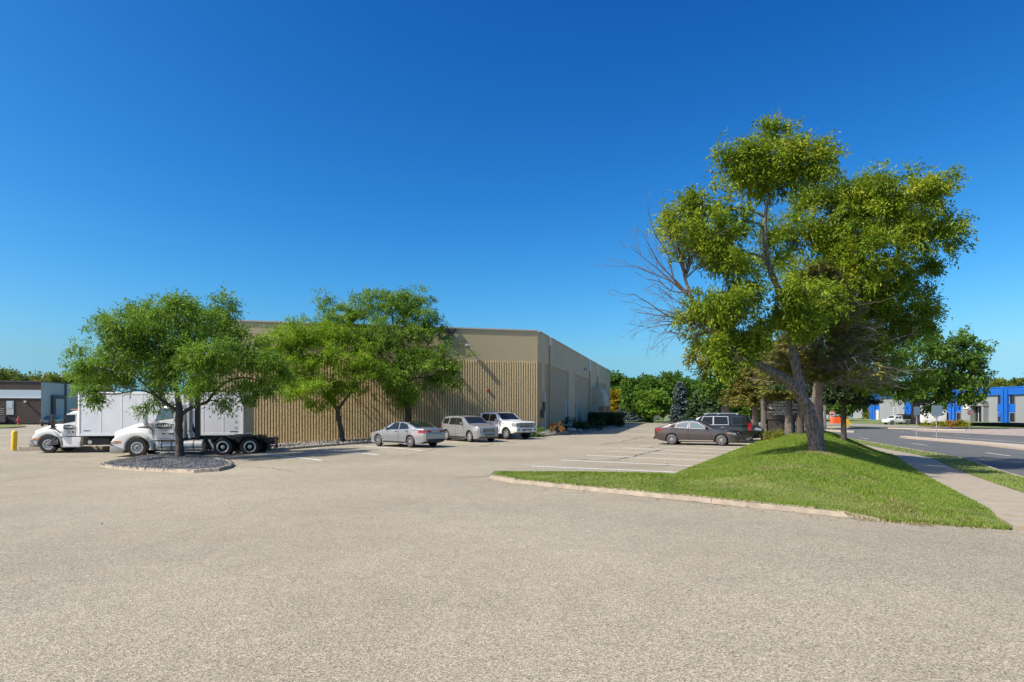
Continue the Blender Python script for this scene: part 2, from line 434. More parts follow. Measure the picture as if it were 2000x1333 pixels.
# ------------------------------------------------------------------ kerbs, laid in sections
def offset_path(pts, step=.6):
    pts = [np.array(p, float) for p in pts]; out = [pts[0]]
    for a, b in zip(pts, pts[1:]):
        k = max(1, int(np.hypot(*(b - a)) / step))
        for i in range(1, k + 1): out.append(a + (b - a) * i / k)
    return np.array(out)
def kerb(pts, side=1, w=.17, h=.13, m=None, sec=3.05, zf=None, drop0=False, drop1=False, gutter=.0):
    path = offset_path(pts); m = m or M_CONC; zf = zf or Bz
    tg = np.gradient(path, axis=0); tg /= np.linalg.norm(tg, axis=1)[:, None] + 1e-9
    nr = np.stack([tg[:, 1], -tg[:, 0]], 1) * side
    acc = np.concatenate([[0], np.cumsum(np.hypot(*np.diff(path, axis=0).T))])
    root = thing('kerb', None, None); root['kind'] = 'structure'
    prof = [(-.004, -.12), (0, h * .78), (.018, h * .95), (.045, h), (w - .02, h), (w, h - .015), (w, -.12)]
    i0 = 0
    while i0 < len(path) - 1:
        i1 = i0 + 1
        while i1 < len(path) - 1 and acc[i1] - acc[i0] < sec: i1 += 1
        bm = bmesh.new(); rows = []
        for i in range(i0, i1 + 1):
            q = path[i].copy()
            if i == i0 and i0 > 0: q = q + tg[i] * .012
            hh = 1.0
            if drop0: hh = min(hh, .15 + acc[i] / .7)
            if drop1: hh = min(hh, .15 + (acc[-1] - acc[i]) / .9)
            z = zf(q[0], q[1])
            rows.append([bm.verts.new((q[0] + nr[i][0] * a, q[1] + nr[i][1] * a, z + (b * hh if b > 0 else b))) for a, b in prof])
        for p_, q_ in zip(rows, rows[1:]):
            for j in range(len(prof) - 1): bm.faces.new((p_[j], q_[j], q_[j + 1], p_[j + 1]))
        bm.faces.new(rows[0][::-1]); bm.faces.new(rows[-1])
        bmesh.ops.recalc_face_normals(bm, faces=bm.faces[:])
        obj('kerb_section', bm, m, root, smooth=40)
        i0 = i1
    if gutter:
        bm = bmesh.new(); prev = None
        for i in range(len(path)):
            row = [bm.verts.new((*(path[i] - nr[i] * a), zf(*path[i]) + .010 - .006 * (a > .05))) for a in (0.0, gutter)]
            if prev: bm.faces.new((prev[0], row[0], row[1], prev[1]))
            prev = row
        g = obj('gutter', bm, m, root); 
    return root
kerb(KF, side=-1, drop0=False, drop1=True, gutter=.10)
kerb([KB[-1]] + LOTK[1:], side=1, h=.10, gutter=.22)
kerb([KF[0], KB[0]], side=1, h=.13)
kerb(ROADN, side=-1, w=.17)

# grassy bank
def bank_z(x, y):
    x = np.asarray(x, float); y = np.asarray(y, float)
    s, t = st(x, y); d = poly_dist(x, y, GRASS)
    amp = (.56 + .30 * ss((s - 6) / 20)) * ss((s + 7) / 10)
    e = poly_dist(x, y, [KF[-1], TIP2, xy(-3.4, 7.4)], False)
    return B(x, y) + .004 + .111 * ss(e / .9) + amp * ss(d / 3.7) + .02 * np.sin(x * 1.7 + y * .9) * ss(d)
bank = sheet('grass_bank', GRASS, bank_z, M_SOIL, .7)
def bankz(x, y): return float(bank_z(np.array([x]), np.array([y]))[0])
VERGE = [xy(s, walk_r(s)) for s in np.linspace(-4.4, 58, 32)] + [xy(s, kerb_r(s) - .16) for s in np.linspace(58, -4.4, 32)]
def verge_z(x, y):
    s_, _ = st(np.asarray(x, float), np.asarray(y, float)); return B(x, y) + .004 + .106 * ss((s_ + 4.4) / 1.2)
sheet('grass_verge', VERGE, verge_z, M_SOIL, 1.5)

M_BLADE = leaf_mat('grass_blade', [(.125, .205, .026), (.165, .255, .032), (.205, .295, .04), (.275, .29, .08)], .30, .6)
def blades(name, poly, zf, n, h=(.04, .085), w=.016, dmin=14.0, m=None):
    xs = [p[0] for p in poly]; ys = [p[1] for p in poly]
    k = n * 14
    x = rng.uniform(min(xs), max(xs), k); y = rng.uniform(min(ys), min(max(ys), 62), k)
    d = np.hypot(x, y); keep = in_poly(x, y, poly) & (rng.random(k) < np.minimum(1, (12.5 / d) ** 1.7))
    x, y, d = x[keep][:n], y[keep][:n], d[keep][:n]; n = len(x)
    z = zf(x, y)
    sc = np.maximum(1, d / dmin) ** .8
    hh = rng.uniform(*h, n) * sc ** .4; a = rng.uniform(0, 2 * np.pi, n); ww = w * sc * rng.uniform(.6, 1.3, n)
    lx, ly = rng.normal(0, .45, n) * hh, rng.normal(0, .45, n) * hh
    p0 = np.stack([x - np.cos(a) * ww, y - np.sin(a) * ww, z - .01], 1); p1 = np.stack([x + np.cos(a) * ww, y + np.sin(a) * ww, z - .01], 1)
    p2 = np.stack([x + lx, y + ly, z + hh], 1)
    V = np.stack([p0, p1, p2], 1).reshape(-1, 3); F = np.arange(3 * n).reshape(-1, 3)
    o = link_mesh(name, mesh_np(name, V, F), m or M_BLADE); o['kind'] = 'stuff'
    return o
blades('bank_grass', GRASS, bank_z, 250000, h=(.02, .05), w=.010)
blades('verge_grass', VERGE, verge_z, 26000, h=(.02, .05))

# worn straw patches, a ragged hem along the kerb and fallen leaves
M_STRAW = leaf_mat('straw_blade', [(.20, .17, .07), (.28, .235, .10), (.33, .29, .15), (.18, .21, .05)], .2, .7)
def blob(cx, cy, r, k=1.0, a=0.0):
    return [(cx + r * (1 + .3 * math.sin(3 * t + cx) + .2 * math.sin(5 * t)) * (math.cos(t) * math.cos(a) - k * math.sin(t) * math.sin(a)), cy + r * (1 + .3 * math.sin(3 * t + cx)) * (math.cos(t) * math.sin(a) + k * math.sin(t) * math.cos(a))) for t in np.linspace(0, 2 * math.pi, 18, endpoint=False)]
def bankpt(px, py):
    z = .6
    for _ in range(20): p = P(px, py, z); z = bankz(p.x, p.y)
    return p
for px, py, r, n in ((1600, 884, .95, 1300), (1508, 932, .8, 600), (1448, 952, .6, 300), (1735, 1010, 1.0, 1200), (1660, 985, .8, 350), (1780, 985, .7, 500), (1850, 1018, .9, 500), (1640, 930, .9, 250)):
    p = bankpt(px, py); blades('dry_grass', blob(p.x, p.y, r, .7, px), bank_z, n, h=(.02, .055), w=.012, m=M_STRAW)
fr = offset_path(KF[1:] + [TIP2], .5) if 'offset_path' in globals() else None
hem = [tuple(q) for q in fr] + [tuple(q + np.array([.10, .28])) for q in fr[::-1]]
blades('kerb_hem_grass', hem, lambda x, y: np.maximum(bank_z(x, y), B(x, y) + .02), 5200, h=(.03, .085), w=.012)
blades('kerb_hem_straw', hem, lambda x, y: np.maximum(bank_z(x, y), B(x, y) + .02), 2600, h=(.02, .06), w=.012, m=M_STRAW)
# footpath, slab by slab
walk = thing('footpath', None, None); walk['kind'] = 'structure'
s0 = -4.6
while s0 < 57:
    s1 = s0 + 1.5; bm = bmesh.new(); g = .006
    top = []
    for s, t in ((s0 + g, walk_l(s0)), (s1 - g, walk_l(s1)), (s1 - g, walk_r(s1)), (s0 + g, walk_r(s0))):
        x, y = xy(s, t); top.append((x, y, Bz(x, y) + .10 + (.0 if s0 > -4 else -.04)))
    a = [bm.verts.new(p) for p in top]; b = [bm.verts.new((p[0], p[1], p[2] - .14)) for p in top]
    bm.faces.new(a)
    for i in range(4): bm.faces.new((a[i], b[i], b[(i + 1) % 4], a[(i + 1) % 4]))
    bmesh.ops.recalc_face_normals(bm, faces=bm.faces[:])
    obj('concrete_slab', bm, M_WALK, walk)
    s0 = s1
# road, driveway, medians
FARK = [xy2(1500, 833.2), xy2(1600, 834.7), xy2(1690, 836.3), xy2(1771, 838.6), xy2(1885, 841)]
ROAD = ROADN + [(37.5, 84), (38, 108)] + FARK + [xy2(1990, 843.5), (130, 62), (130, -9), xy(-4.75, 60)]
road = sheet('road', ROAD, lambda x, y: B(x, y) - .012, M_ROAD, 2.5)
kerb(FARK, side=-1, w=.35, h=.14, m=M_MED, sec=6)
DRIVE = [xy2(1775, 841), xy2(1885, 838.5), xy2(1955, 836.6), xy2(2080, 836.0), xy2(2080, 856), xy2(2000, 852.5), xy2(1900, 847.5), xy2(1800, 843.4)]
sheet('driveway', DRIVE, lambda x, y: B(x, y) + .004, mat('drive_concrete', (.32, .265, .22), .85, noise=.15, nscale=.8), 4.0)
FARLOT = [(66, 98), (74, 102), (69, 175), (40, 175), (43, 122), (60, 120)]
sheet('far_parking', FARLOT, lambda x, y: B(x, y) - .03, M_FARLOT, 8.0)
def lane(a, b, w=.13):
    return lot_strip('painted_line', Pg(*a).xy, Pg(*b).xy, w, M_LINE, .014, road)
for a, b in (((1678, 855.5), (1697, 858)), ((1782, 867), (1811, 870.5)), ((1925, 885), (1973, 891.3)), ((1743, 842.5), (1766, 843.6)),
             ((1864, 849.3), (1893, 851.6)), ((1821, 851.6), (2010, 866))):
    lane(a, b)
def raised(name, poly, h, m, lab=None):
    bm = bmesh.new()
    a = [bm.verts.new((x, y, Bz(x, y) + h)) for x, y in poly]; b = [bm.verts.new((x, y, Bz(x, y) - .1)) for x, y in poly]
    bm.faces.new(a); n = len(a)
    for i in range(n): bm.faces.new((a[i], b[i], b[(i + 1) % n], a[(i + 1) % n]))
    bmesh.ops.recalc_face_normals(bm, faces=bm.faces[:])
    bmesh.ops.bevel(bm, geom=[e for e in bm.edges if all(abs(v.co.z - Bz(v.co.x, v.co.y) - h) < .01 for v in e.verts)], offset=.03, segments=2, affect='EDGES')
    o = obj(name, bm, m); o['kind'] = 'structure'
    return o
raised('road_median', [xy2(*p) for p in ((1757, 855), (1770, 857), (1800, 859.5), (1850, 863.6), (1910, 869.3), (2000, 879.5), (2080, 889), (2080, 879), (2000, 872), (1910, 865), (1850, 860.5), (1790, 856), (1765, 854.3))], .14, M_MED)
raised('road_median', [xy2(*p) for p in ((1590, 841.3), (1600, 842.4), (1640, 844.4), (1668, 845.1), (1671, 844.2), (1640, 842.6), (1600, 840.5))], .14, M_MED)

# ------------------------------------------------------------------ gravel islands and planting beds
M_STONE = leaf_mat('dark_gravel', [(.05, .052, .054), (.10, .102, .104), (.16, .162, .164), (.27, .27, .27)], .0, .8)
M_STONEB = leaf_mat('tan_gravel', [(.13, .115, .10), (.22, .20, .17), (.30, .275, .24), (.38, .36, .33)], .0, .8)
M_BEDG = mat('bed_base_dark', (.05, .053, .056), .9, noise=.3, nscale=9, detail=8)
M_BEDT = mat('bed_base_tan', (.19, .17, .145), .9, noise=.3, nscale=9, detail=8)
def stones(name, poly, zf, n, r, m, parent=None):
    xs = [p[0] for p in poly]; ys = [p[1] for p in poly]; k = n * 5
    x = rng.uniform(min(xs), max(xs), k); y = rng.uniform(min(ys), max(ys), k)
    keep = in_poly(x, y, poly); x, y = x[keep][:n], y[keep][:n]; n = len(x); z = zf(x, y)
    t = (1 + 5 ** .5) / 2
    V0 = np.array([(1, 0, 0), (-1, 0, 0), (0, 1, 0), (0, -1, 0), (0, 0, 1), (0, 0, -1)], float)
    F0 = np.array([(0, 2, 4), (2, 1, 4), (1, 3, 4), (3, 0, 4), (2, 0, 5), (1, 2, 5), (3, 1, 5), (0, 3, 5)])
    V = V0[None] * rng.uniform(.55, 1.25, (n, 6, 1)) * rng.uniform(.5, 1.5, (n, 1, 3)) * (r * rng.uniform(.6, 1.4, n))[:, None, None]
    a = rng.uniform(0, 6.28, n); c, s = np.cos(a)[:, None], np.sin(a)[:, None]
    V = np.stack([V[..., 0] * c - V[..., 1] * s, V[..., 0] * s + V[..., 1] * c, V[..., 2]], -1) + np.stack([x, y, z + r * .15], 1)[:, None, :]
    F = (F0[None] + (np.arange(n) * 6)[:, None, None]).reshape(-1, 3)
    o = link_mesh(name, mesh_np(name, V.reshape(-1, 3), F), m, parent); o['kind'] = 'stuff'
    return o
ISL = [xy2(*p) for p in ((196, 912), (232, 917.5), (300, 922), (378, 924.5), (428, 921), (450, 915.5), (457, 910), (447, 904), (402, 895), (345, 888.5), (305, 891), (250, 899), (205, 908))]
def isl_z(x, y):
    d = poly_dist(np.asarray(x, float), np.asarray(y, float), ISL)
    return B(x, y) + .10 + .17 * ss(d / 2.6)
sheet('gravel_island', ISL, isl_z, M_BEDG, .8)
stones('island_gravel', ISL, isl_z, 17000, .034, M_STONE)
kerb(ISL + ISL[:1], side=-1, h=.13, w=.16)

# wall line of the big building: corner, wall direction, side direction
CR = np.array([2.08, 52.0]); WD = np.array([-math.cos(R(15)), -math.sin(R(15))]); SDIR = np.array([.254, .967])
WLEN, SLEN, ZTOP, ZBAND = 24.2, 56.0, CAM_H + 157 * 52 / FPX, CAM_H + 95 * 52 / FPX
def wall_ground(u): return float(np.interp(u, [0, 3, 13.5, 18, 25], [.38, .27, -.14, -.36, -.45]))
K2 = [xy2(343, 888.5), xy2(440, 886), xy2(540, 881), xy2(625, 873.5), xy2(713, 866.5), xy2(800, 861), xy2(900, 857), xy2(1000, 855), xy2(1055, 853.3), xy2(1085, 851), xy2(1116, 848.3)]
kerb(K2, side=-1, h=.14)
bedfar = [tuple(CR + WD * u + np.array([.05, -.05])) for u in (0, 3, 6, 9, 12, 15, 18, 21, 24)]
BED = K2 + bedfar
def bed_z(x, y):
    x = np.asarray(x, float); y = np.asarray(y, float)
    dk = poly_dist(x, y, K2, False); u = (x - CR[0]) * WD[0] + (y - CR[1]) * WD[1]
    dw = np.abs((x - CR[0]) * -WD[1] + (y - CR[1]) * WD[0]); r = dk / (dk + dw + 1e-6)
    wz = np.interp(u, [-2, 0, 3, 13.5, 18, 25], [.38, .38, .27, -.14, -.36, -.45])
    return (B(x, y) + .10) * (1 - r) + wz * r
sheet('planting_bed', BED, bed_z, M_BEDT, 1.5)
stones('bed_gravel', BED, bed_z, 5200, .09, M_STONEB)
K3 = [xy2(1116, 848.3), xy2(1127, 848.6), xy2(1165, 841.5), xy2(1200, 835.6), xy2(1212, 832.5)]
kerb(K3, side=-1, h=.13)
sidefar = [tuple(CR + SDIR * k + np.array([.03, -.01])) for k in (44, 33, 22, 11, 0)]
BED2 = K3 + sidefar
def bed2_z(x, y):
    x = np.asarray(x, float); y = np.asarray(y, float)
    dk = poly_dist(x, y, K3, False); dw = np.abs((x - CR[0]) * SDIR[1] - (y - CR[1]) * SDIR[0]); r = dk / (dk + dw + 1e-6)
    return (B(x, y) + .10) * (1 - r) + .36 * r
sheet('planting_bed', BED2, bed2_z, M_BEDG, 1.5)
stones('bed_gravel', BED2, bed2_z, 3500, .09, M_STONE)
kerb([xy2(36, 881.5), xy2(130, 880.5), xy2(228, 879.5)], side=-1, h=.26, w=.2)
LEFTG = [(-140, 100.5), xy2(-40, 838), xy2(20, 837), xy2(52, 834.5), xy2(40, 831.5), (-90, 108), (-140, 108)]
sheet('lawn', LEFTG, lambda x, y: B(x, y) + .12, M_GROUND, 6)
# ================================================================== BUILDINGS
class Wall:
    """a wall plane: u along it, v out of it, z up"""
    def __init__(s, O, D, out, root):
        s.O = Vector((O[0], O[1], 0)); s.D = Vector((D[0], D[1], 0)).normalized(); s.N = Vector((out[0], out[1], 0)).normalized(); s.root = root
        rl = root.location
        M = Matrix.Identity(4)
        for i in range(3):
            M[i][0] = s.D[i]; M[i][1] = s.N[i]; M[i][2] = (0, 0, 1)[i]; M[i][3] = s.O[i] - rl[i]
        s.M = M
    def u(s, px):
        q = (px - CX) / FPX
        return (s.O.x - q * s.O.y) / (q * s.D.y - s.D.x)
    def z(s, py, u):
        return CAM_H + (HY - py) / FPX * (s.O.y + u * s.D.y)
    def put(s, name, bm, m, parent=None, smooth=None):
        bmesh.ops.transform(bm, matrix=s.M, verts=bm.verts[:])
        bmesh.ops.recalc_face_normals(bm, faces=bm.faces[:])
        return obj(name, bm, m, parent or s.root, smooth=smooth)
    def box(s, name, u0, u1, v0, v1, z0, z1, m, parent=None, bev=0.0):
        bm = bmesh.new(); box(bm, u0, u1, v0, v1, z0, z1, bev)
        return s.put(name, bm, m, parent)
    def textM(s, u, v, z, flip):
        """reading direction follows the viewer outside"""
        X = s.D * (-1 if flip else 1); M = Matrix.Identity(4)
        c = s.O + s.D * u + s.N * v - s.root.location
        for i in range(3):
            M[i][0] = X[i]; M[i][1] = (0, 0, 1)[i]; M[i][2] = s.N[i]; M[i][3] = (c.x, c.y, z - s.root.location.z)[i]
        return M

M_BAND = mat('tan_block_paint', (.50, .405, .23), .85, noise=.10, nscale=1.6, bump=.25, bscale=30, detail=8)
M_RIB = mat('tan_split_block', (.60, .465, .25), .9, noise=.10, nscale=9, bump=.5, bscale=30, detail=8)
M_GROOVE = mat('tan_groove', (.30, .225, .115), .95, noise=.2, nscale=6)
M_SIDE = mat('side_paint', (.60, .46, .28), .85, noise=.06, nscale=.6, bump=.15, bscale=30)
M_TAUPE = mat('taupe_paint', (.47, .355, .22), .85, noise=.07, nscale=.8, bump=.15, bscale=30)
M_COPE = mat('coping_metal', (.50, .47, .42), .5, noise=.06, nscale=2)
M_ROOFM = mat('flat_roof', (.3, .29, .27), .9)
M_GREY = mat('fixture_grey', (.42, .42, .42), .5)
M_GREYD = mat('fixture_dark', (.07, .07, .07), .5)

wh = thing('warehouse', 'tan ribbed block warehouse with flat roof and shaded side entrance behind the parked cars', 'warehouse', (CR[0], CR[1], 0))
FW = Wall(CR, WD, (-WD[1], WD[0]) if (-WD[1] * 0 + WD[0]) < 0 else (WD[1], -WD[0]), wh)
SW = Wall(CR, SDIR, (SDIR[1], -SDIR[0]), wh)
FW.box('front_wall', 0, WLEN, -.30, 0, -1.2, ZTOP - .10, M_GROOVE)
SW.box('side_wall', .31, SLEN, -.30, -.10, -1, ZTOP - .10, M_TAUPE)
BL = CR + WD * WLEN
LW = Wall(BL, SDIR, (-SDIR[1], SDIR[0]), wh)
LW.box('left_wall', .31, SLEN, -.3, 0, -1.2, ZTOP - .10, M_BAND)
bm = bmesh.new()
cs = [CR + SDIR * .2, CR + WD * (WLEN - .3) + SDIR * .2, CR + WD * (WLEN - .3) + SDIR * (SLEN - .2), CR + SDIR * (SLEN - .2)]
vsr = [bm.verts.new((c[0] - CR[0], c[1] - CR[1], ZTOP - .6)) for c in cs]; bm.faces.new(vsr)
obj('roof', bm, M_ROOFM, wh)
BK = Wall(CR + SDIR * SLEN, WD, SDIR, wh)
BK.box('back_wall', 0, WLEN, -.3, 0, -1, ZTOP - .1, M_BAND)
# ribs of the split block, course by course
nr = int(WLEN / .2); H0, H1 = -1.0, ZBAND
rows = np.arange(H0, H1 + .01, .1); rows[-1] = H1; nrow = len(rows)
Vr, Fr = [], []
for i in range(nr):
    u0 = i * .2 + .035; u1 = u0 + .115
    base = .062 + rng.uniform(-.004, .004, nrow)
    jit = rng.uniform(-.004, .004, (nrow, 2))
    off = sum(len(v) for v in Vr) if False else len(Vr) * nrow * 4
    pts = np.stack([np.stack([np.full(nrow, u0 - .012), np.zeros(nrow), rows], 1), np.stack([u0 + .012 + jit[:, 0] * .5, base, rows], 1),
                    np.stack([u1 - .012 + jit[:, 1] * .5, base + jit[:, 1], rows], 1), np.stack([np.full(nrow, u1 + .012), np.zeros(nrow), rows], 1)], 1)
    Vr.append(pts.reshape(-1, 3))
    a = np.arange(nrow - 1)[:, None] * 4 + np.arange(3)[None, :] + off
    Fr.append(np.stack([a, a + 1, a + 5, a + 4], -1).reshape(-1, 4))
    Fr.append(np.array([[off + (nrow - 1) * 4 + k for k in range(4)]]))
V = np.concatenate(Vr); V[:, 0] = np.clip(V[:, 0], 0, WLEN)
me = mesh_np('ribbed_block', V, np.concatenate(Fr)); me.transform(FW.M)
o = link_mesh('ribbed_block', me, M_RIB, wh); o['kind'] = 'stuff'
# painted block courses of the upper band
bw, bh, jt = .40, .20, .010
bm = bmesh.new(); box(bm, jt / 2, bw - jt / 2, -.01, .009, jt / 2, bh - jt / 2)
blk = bmesh.new(); nblk = 0; zc = ZBAND + .012; courses = int((ZTOP - .14 - zc) / bh)
cube = bpy.data.meshes.new('block'); bm.to_mesh(cube); bm.free(); cube.materials.append(M_BAND)
Mrot = FW.M.copy(); rest_V, rest_F = [], []
cv = np.array([v.co[:] for v in cube.vertices]); cf = np.array([list(p.vertices) for p in cube.polygons])
cells = []
for j in range(courses):
    for i in range(int(WLEN / bw)):
        u = i * bw + (bw / 2 if j % 2 else 0)
        if u + bw <= WLEN: cells.append((u, zc + j * bh))
cells.sort(key=lambda c: c[0])
for j in range(1, courses, 2):
    hb = bpy.data.objects.new('block', cube); COL.objects.link(hb); hb.parent = wh; hb.matrix_local = FW.M @ Matrix.Translation((0, 0, zc + j * bh)) @ Matrix.Diagonal((.5, 1, 1, 1))
for k, (u, z) in enumerate(cells):
    dv = float(rng.uniform(-.0012, .0012))
    if 0 <= k < 294:
        b = bpy.data.objects.new('block', cube); COL.objects.link(b); b.parent = wh
        b.matrix_local = FW.M @ Matrix.Translation((u, dv, z))
    else:
        rest_F.append(cf + len(rest_V) * 8); rest_V.append(cv + np.array([u, dv, z]))
me = mesh_np('block_course', np.concatenate(rest_V), np.concatenate(rest_F)); me.transform(FW.M)
o = link_mesh('block_course', me, M_BAND, wh); o['kind'] = 'stuff'
FW.box('frieze', 0, WLEN, -.02, .024, zc + courses * bh, ZTOP - .10, M_BAND)
FW.box('coping', -.08, WLEN + .05, -.36, .09, ZTOP - .10, ZTOP, M_COPE)
SW.box('coping', .38, SLEN + .05, -.36, .09, ZTOP - .10, ZTOP, M_COPE)
LW.box('coping', .38, SLEN, -.36, .06, ZTOP - .10, ZTOP, M_COPE)
# side: light upper wall and piers standing proud of the dark panels
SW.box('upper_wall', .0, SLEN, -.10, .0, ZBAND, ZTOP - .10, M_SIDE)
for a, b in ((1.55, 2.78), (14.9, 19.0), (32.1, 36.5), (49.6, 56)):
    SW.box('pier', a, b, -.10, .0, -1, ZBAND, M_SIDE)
for k, z1 in ((4.7, 7.8), (30.4, 7.0), (38.7, 6.9)):
    SW.box('scupper', k - .10, k + .10, .0, .17, z1, ZTOP - .02, M_WHITE)
    bm = bmesh.new(); cyl(bm, (k, .08, .2), (k, .08, z1), .075, n=8); SW.put('downspout', bm, M_TAUPE)
def wall_lamp(w, u, z, out=.45):
    bm = bmesh.new(); box(bm, u - .17, u + .17, out - .38, out, z - .06, z + .14, .04); o = w.put('wall_light', bm, M_GREY)
    bm = bmesh.new(); cyl(bm, (u, -.02, z + .02), (u, out - .2, z + .02), .04, n=8); w.put('lamp_arm', bm, M_GREY, o)
    bm = bmesh.new(); box(bm, u - .14, u + .14, out - .34, out - .04, z - .10, z - .061); w.put('lamp_lens', bm, M_GREYD, o)
wall_lamp(FW, FW.u(912), FW.z(677, FW.u(912)), .62)
wall_lamp(SW, 26, 7.0, .4)
bm = bmesh.new(); cyl(bm, (FW.u(953), .0, FW.z(763, FW.u(953))), (FW.u(953), .16, FW.z(763, FW.u(953))), .13, n=14); FW.put('alarm_bell', bm, mat('alarm_red', (.4, .05, .03), .5))
M_SIGNB = mat('letter_black', (.02, .02, .022), .5)
for ch, px in (('O', 866.5), ('Y', 882)):
    u = FW.u(px); text_obj('sign_letter', ch, 1.25, M_SIGNB, wh, FW.textM(u, .16, FW.z(655, u), True), extrude=.07, bold=.03)
text_obj('faded_letter', 'P', 2.6, mat('ghost_letter', (.47, .415, .31), .85), wh, SW.textM(8.2, .004, 6.9, False), extrude=.002, bold=.06)
# boxes and conduit by the corner
for u0, u1, z0, z1, m in ((1.75, 2.25, 2.9, 3.5, M_GREY), (1.8, 2.2, 1.95, 2.75, M_GREYD), (1.75, 2.3, 1.35, 1.85, M_GREY), (1.35, 1.7, 1.45, 2.1, M_GREYD)):
    SW.box('meter_box', u0, u1, .0, .22, z0, z1, m, bev=.02)
bm = bmesh.new(); cyl(bm, (2.5, .1, .1), (2.5, .1, 3.6), .06, n=8); SW.put('conduit', bm, M_WHITE)
# narrow windows and the entrance
M_PANE = mat('dark_pane', (.02, .022, .025), .08)  # near-black glossy glass for windows and doors
for u0, u1 in ((13.9, 14.8), (19.1, 20.0)):
    w_ = SW.box('side_window', u0, u1, -.10, -.06, .9, 2.9, M_PANE)
    SW.box('window_frame', u0 - .1, u0, -.10, .0, .9, 3.0, M_WHITE, w_); SW.box('window_frame', u1, u1 + .1, -.10, .04, .7, 3.1, M_WHITE, w_)
M_POR = mat('portal_stucco', (.52, .44, .32), .85, noise=.05, nscale=2)
bm = bmesh.new()
out = [(0, .1), (1.75, .1), (1.75, 2.6), (1.45, 4.3), (1.05, 4.9), (0, 4.9)]
opn = [(.85, .1), (1.55, .1), (1.55, 2.5), (.85, 2.5)]
def portal(bm):
    # near jamb wall with an opening, roof and far jamb
    box(bm, 33, 33.3, .0, .85, .1, 4.0); box(bm, 33, 33.3, 1.55, 1.75, .1, 2.6)
    prism2 = [(0.0, 4.0), (.85, 4.0), (.85, 2.5), (1.75, 2.6), (1.45, 4.3), (1.05, 4.9), (0, 4.9)]
    for k0, k1 in ((33.001, 33.299), (38.7, 39)):
        a = [bm.verts.new((k0, v, z)) for v, z in prism2]; b = [bm.verts.new((k1, v, z)) for v, z in prism2]
        bm.faces.new(a); bm.faces.new(b[::-1])
        for i in range(len(a)): bm.faces.new((a[i], b[i], b[(i + 1) % len(a)], a[(i + 1) % len(a)]))
    for (v0, z0), (v1, z1) in (((1.75, 2.6), (1.45, 4.3)), ((1.45, 4.3), (1.05, 4.9)), ((1.05, 4.9), (0, 4.9))):
        a = [bm.verts.new(p) for p in ((33.3, v0, z0), (38.7, v0, z0), (38.7, v1, z1), (33.3, v1, z1))]; bm.faces.new(a)
    box(bm, 38.7, 39, 0, 1.75, .1, 2.6)
portal(bm); pt = SW.put('entrance_portal', bm, M_POR)
SW.box('entrance_door', 34.6, 36.4, -.1, .03, .2, 2.4, M_PANE, pt)

# ------------------------------------------------------------------ blue and grey business building over the road
M_BLUE = mat('cobalt_panel', (.010, .115, .46), .42, noise=.04, nscale=.5)
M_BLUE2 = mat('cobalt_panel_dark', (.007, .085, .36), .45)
M_GPAN = mat('grey_panel', (.25, .265, .265), .7, noise=.04, nscale=.4)
M_WPAN = mat('pale_panel', (.50, .505, .50), .7, noise=.04, nscale=.4)
bb_O = np.array([86.2, 87.0]); bb_D = np.array([-.1016, .9948]); bb_N = np.array([-.9948, -.1016])
bb = thing('business_building', 'long grey building with cobalt blue cornice and paired blue pilasters across the road', 'building', (bb_O[0], bb_O[1], -.65))
BW = Wall(bb_O, bb_D, bb_N, bb); z0 = -.65
def bz(z): return z - z0
def bput(name, u0, u1, v0, v1, za, zb_, m, parent=None): return BW.box(name, u0, u1, v0, v1, bz(za), bz(zb_), m, parent)
UEND = 57.3
PIL = [BW.u(1965.5), BW.u(1863), BW.u(1778), BW.u(1707.5)]; PIL = [PIL[0] - 11.2] + PIL
edges = [0] + PIL + [UEND]
for a, b in zip(edges, edges[1:]):
    bput('wall_panel', a + .02, b - .02, -.4, 0, z0, 4.05, M_GPAN)
bput('cornice', -.1, UEND + .1, -.45, .28, 4.05, 5.25, M_BLUE)
bput('parapet_cap', -.1, UEND + .1, -.45, .34, 5.25, 5.42, M_BLUE)
bput('roof', 0, UEND, -40, -.46, 4.6, 4.9, M_ROOFM)
bput('end_wall', UEND - .3, UEND, -40, -.41, z0, 4.6, M_GPAN)
for k, c in enumerate(PIL):
    p = bput('pilaster', c - .62, c - .12, 0.005, .5, z0, 5.05, M_BLUE)
    p2 = bput('pilaster', c + .12, c + .62, 0.005, .5, z0, 5.05, M_BLUE)
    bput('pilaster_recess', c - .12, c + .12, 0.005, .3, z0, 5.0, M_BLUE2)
    for sgn in (-1, 1):
        e0, e1 = sorted((c + sgn * .64, c + sgn * 1.75))
        for za, zb_ in ((2.5, 4.0), (-.5, 1.05)):
            fr = bput('window', e0, e1, .004, .03, za, zb_, M_PANE)
            bput('window_frame', e0, e1, .031, .06, zb_ - .07, zb_, M_GPAN, fr); bput('window_frame', e0, e0 + .08, .031, .06, za, zb_ - .07, M_GPAN, fr)
            bput('window_frame', e1 - .08, e1, .031, .06, za, zb_ - .07, M_GPAN, fr)
        bput('spandrel', e0, e1, .004, .05, 1.05, 2.5, M_BLUE)
ue = BW.u(1916)
pw = bput('entrance_frame', ue - 1.6, ue - 1.2, 0, 1.0, z0, 2.2, M_GPAN); bput('entrance_frame', ue + 1.2, ue + 1.6, 0, 1.0, z0, 2.2, M_GPAN)
bput('entrance_frame', ue - 1.7, ue + 1.7, 0, 1.1, 2.2, 2.75, M_GPAN)
for a, b in ((-1.15, -.45), (.45, 1.15)): bput('side_light', ue + a, ue + b, .004, .05, z0 + .1, 2.1, M_PANE)
